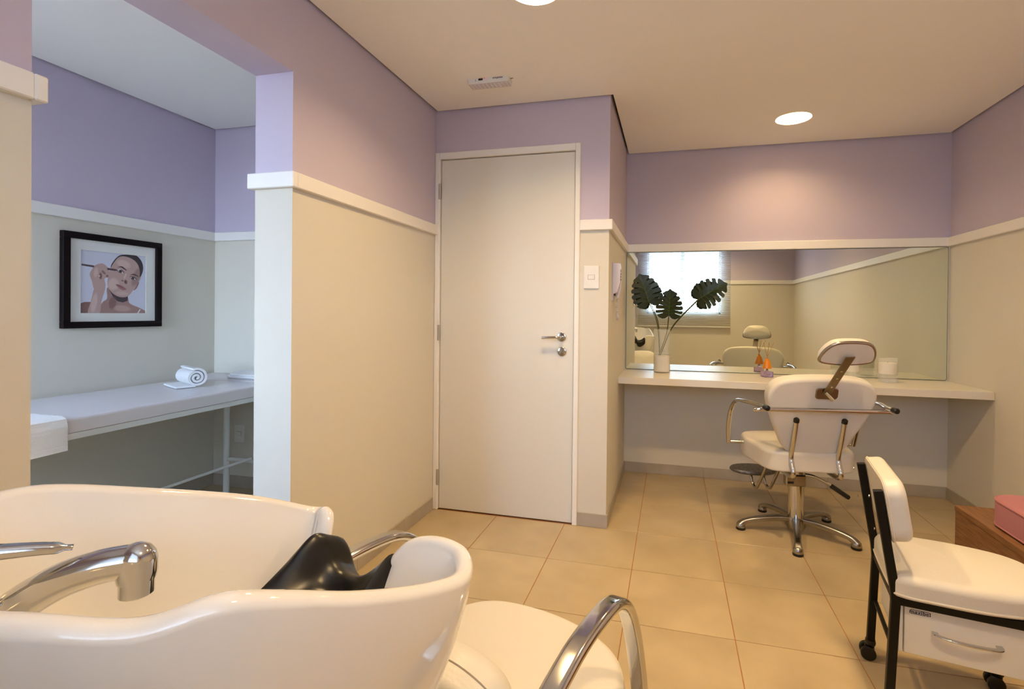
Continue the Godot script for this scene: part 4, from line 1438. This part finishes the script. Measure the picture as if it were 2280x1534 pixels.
	# rounded ends
	for e in [[0, -1], [1, 1]]:
		var src: PackedVector3Array = saddle[0] if e[1] < 0 else saddle[saddle.size() - 1]
		var m := Vector3.ZERO
		for p in src:
			m += p
		m /= src.size()
		for q in [[0.75, 0.007], [0.3, 0.011]]:
			var r := PackedVector3Array()
			for p in src:
				r.append(m + (p - m) * q[0] + Vector3(e[1] * q[1], 0, 0))
			if e[1] < 0:
				saddle.insert(0, r)
			else:
				saddle.append(r)
	put(Shape.new().loft(saddle), "neck_rest", M.rubber, b, 60.0)
	# tap: body on the back deck, curved spout, lever
	var tb := Vector3(-0.112, 0.0, -0.372)      # right, -, forward
	var tap := put(Shape.new().lathe([[0.0, 0.79], [0.026, 0.79], [0.0275, 0.80], [0.025, 0.815], [0.0235, 0.93], [0.020, 0.948], [0.0, 0.952]], 28, W(tb.x, 0, tb.z), false), "tap_body", M.chrome, b)
	var hx := W(-0.033, 0.956, -0.268)
	var sp := smooth3([W(-0.108, 0.885, -0.360), W(-0.092, 0.922, -0.340), W(-0.072, 0.944, -0.316), W(-0.052, 0.954, -0.292), hx], 7)
	var sc := PackedFloat32Array()
	for k in sp.size():
		sc.append(lerpf(1.0, 0.93, float(k) / (sp.size() - 1)))
	var head := Shape.new().tube(sp, 0.0162, 20, sc)
	head.lathe([[0.0, 0.0160], [0.006, 0.0150], [0.0115, 0.0115], [0.0150, 0.006], [0.0163, 0.0], [0.0162, -0.012], [0.0150, -0.0185], [0.0, -0.0185]], 24, hx, false)
	var so := put(head, "spout", M.chrome, tap, 60.0)
	put(Shape.new().lathe([[0.0, -0.0185], [0.0138, -0.0185], [0.0138, -0.0315], [0.0128, -0.0325], [0.0, -0.031]], 24, hx, false), "aerator", M.chrome, so)
	var lp := smooth3([W(-0.116, 0.950, -0.392), W(-0.106, 0.978, -0.382), W(-0.088, 0.985, -0.360), W(-0.074, 0.982, -0.332), W(-0.063, 0.9755, -0.304)], 6)
	var ls := PackedFloat32Array()
	for k in lp.size():
		var u := float(k) / (lp.size() - 1)
		ls.append(lerpf(1.35, 0.62, u) * (1.0 if u < 0.93 else 0.55))
	put(Shape.new().sweep(lp, rrect(0.020, 0.013, 0.006, 5), Vector3.UP, ls), "lever", M.chrome, tap, 60.0)

func build_wash_chair() -> void:
	var c := thing("wash_chair", "white vinyl wash chair with flat chrome arm loops in front of the basin", "chair", W(BASIN.x, 0, BASIN.z), deg_to_rad(BASIN_TURN))
	var lay := Basis(Vector3(1, 0, 0), Vector3(0, 0, -1), Vector3(0, 1, 0))
	# seat
	var o := smooth2([Vector2(-0.255, 0.10), Vector2(-0.275, 0.28), Vector2(-0.265, 0.44), Vector2(-0.19, 0.545), Vector2(-0.03, 0.572), Vector2(0.12, 0.535), Vector2(0.198, 0.44), Vector2(0.212, 0.28), Vector2(0.195, 0.10), Vector2(-0.03, 0.07)], 8)
	var st := Transform3D(lay, Vector3(0, 0.375, 0))
	var seat := put(Shape.new().add(pad(o, 0.10, 0.030, 0.018, 0.012), st), "seat", M.vinyl, c, 50.0)
	var welt := PackedVector3Array()
	for p in inset(o, 0.006):
		welt.append(st * Vector3(p.x, p.y, 0.084))
	welt.append(welt[0]); welt.append(welt[1])
	put(Shape.new().tube(welt, 0.0026, 8), "piping", M.piping, seat)
	# backrest: thick pad standing between seat and basin, leaning back
	var bo := smooth2([Vector2(-0.20, 0.0), Vector2(-0.205, 0.14), Vector2(-0.19, 0.222), Vector2(-0.12, 0.250), Vector2(0.0, 0.254), Vector2(0.085, 0.246), Vector2(0.138, 0.212), Vector2(0.15, 0.14), Vector2(0.148, 0.0), Vector2(-0.02, -0.02)], 7)
	var bt := Transform3D(Basis(Vector3.RIGHT, deg_to_rad(10.0)), W(0, 0.428, 0.075)) * Transform3D(Basis(Vector3.UP, PI), Vector3.ZERO)
	var bp := PackedVector2Array()
	for p in bo:
		bp.append(Vector2(-p.x, p.y))
	var bk := put(Shape.new().add(pad(bp, 0.10, 0.040, 0.015, 0.022), bt), "backrest", M.vinyl, c, 50.0)
	var e := PackedVector3Array()
	for p in inset(bp, 0.0005):
		e.append(bt * Vector3(p.x, p.y, 0.045))
	e.append(e[0]); e.append(e[1])
	put(Shape.new().tube(e, 0.0016, 6), "seam", M.thread, bk)
	# arms: flat oval chrome loops, from the backrest forward and down to the floor runner
	for s in [-1.0, 1.0]:
		var x: float = 0.222 if s > 0.0 else -0.288
		var pts := smooth3([W(x, 0.30, 0.02), W(x, 0.52, 0.0), W(x, 0.66, 0.035), W(x, 0.700, 0.13), W(x, 0.706, 0.24), W(x, 0.690, 0.325), W(x, 0.635, 0.385), W(x, 0.52, 0.435), W(x, 0.36, 0.475), W(x, 0.16, 0.50), W(x, 0.03, 0.505)], 6)
		put(Shape.new().sweep(pts, rrect(0.034, 0.019, 0.0085, 5), Vector3(0, 0, -1)), "arm", M.chrome, c, 50.0)
	# frame under the seat
	for f in [0.15, 0.47]:
		put(Shape.new().tube(PackedVector3Array([W(-0.288, 0.36, f), W(0.222, 0.36, f)]), 0.0125, 12), "seat_tube", M.chrome, c)
	for x in [-0.288, 0.222]:
		put(bar(W(x, 0.0125, -0.05), W(x, 0.0125, 0.53), 0.034, 0.025, 0.008), "floor_runner", M.chrome, c)
		put(bar(W(x, 0.02, 0.02), W(x, 0.31, 0.02), 0.03, 0.018, 0.006), "rear_post", M.chrome, c)

# ------------------------------------------------------------------
func _ready() -> void:
	make_materials()
	M.vinyl_blue = relief(mat(Color(0.87, 0.855, 0.865), 0.22), 3, 0.06, 0.06, 6.0)
	camera_and_sky()
	build_walls()
	build_ceiling()
	build_floor()
	build_skirting()
	build_rails()
	build_door()
	build_windows()
	build_blind()
	build_lamps()
	build_counter()
	build_mirror()
	build_bench()
	build_massage_table()
	build_basin()
	build_wash_chair()
	build_styling_chair()
	build_stool()
	build_picture()
	build_towels()
	build_plant()
	build_counter_things()
	build_switches()
	build_phone()
	build_emergency_light()
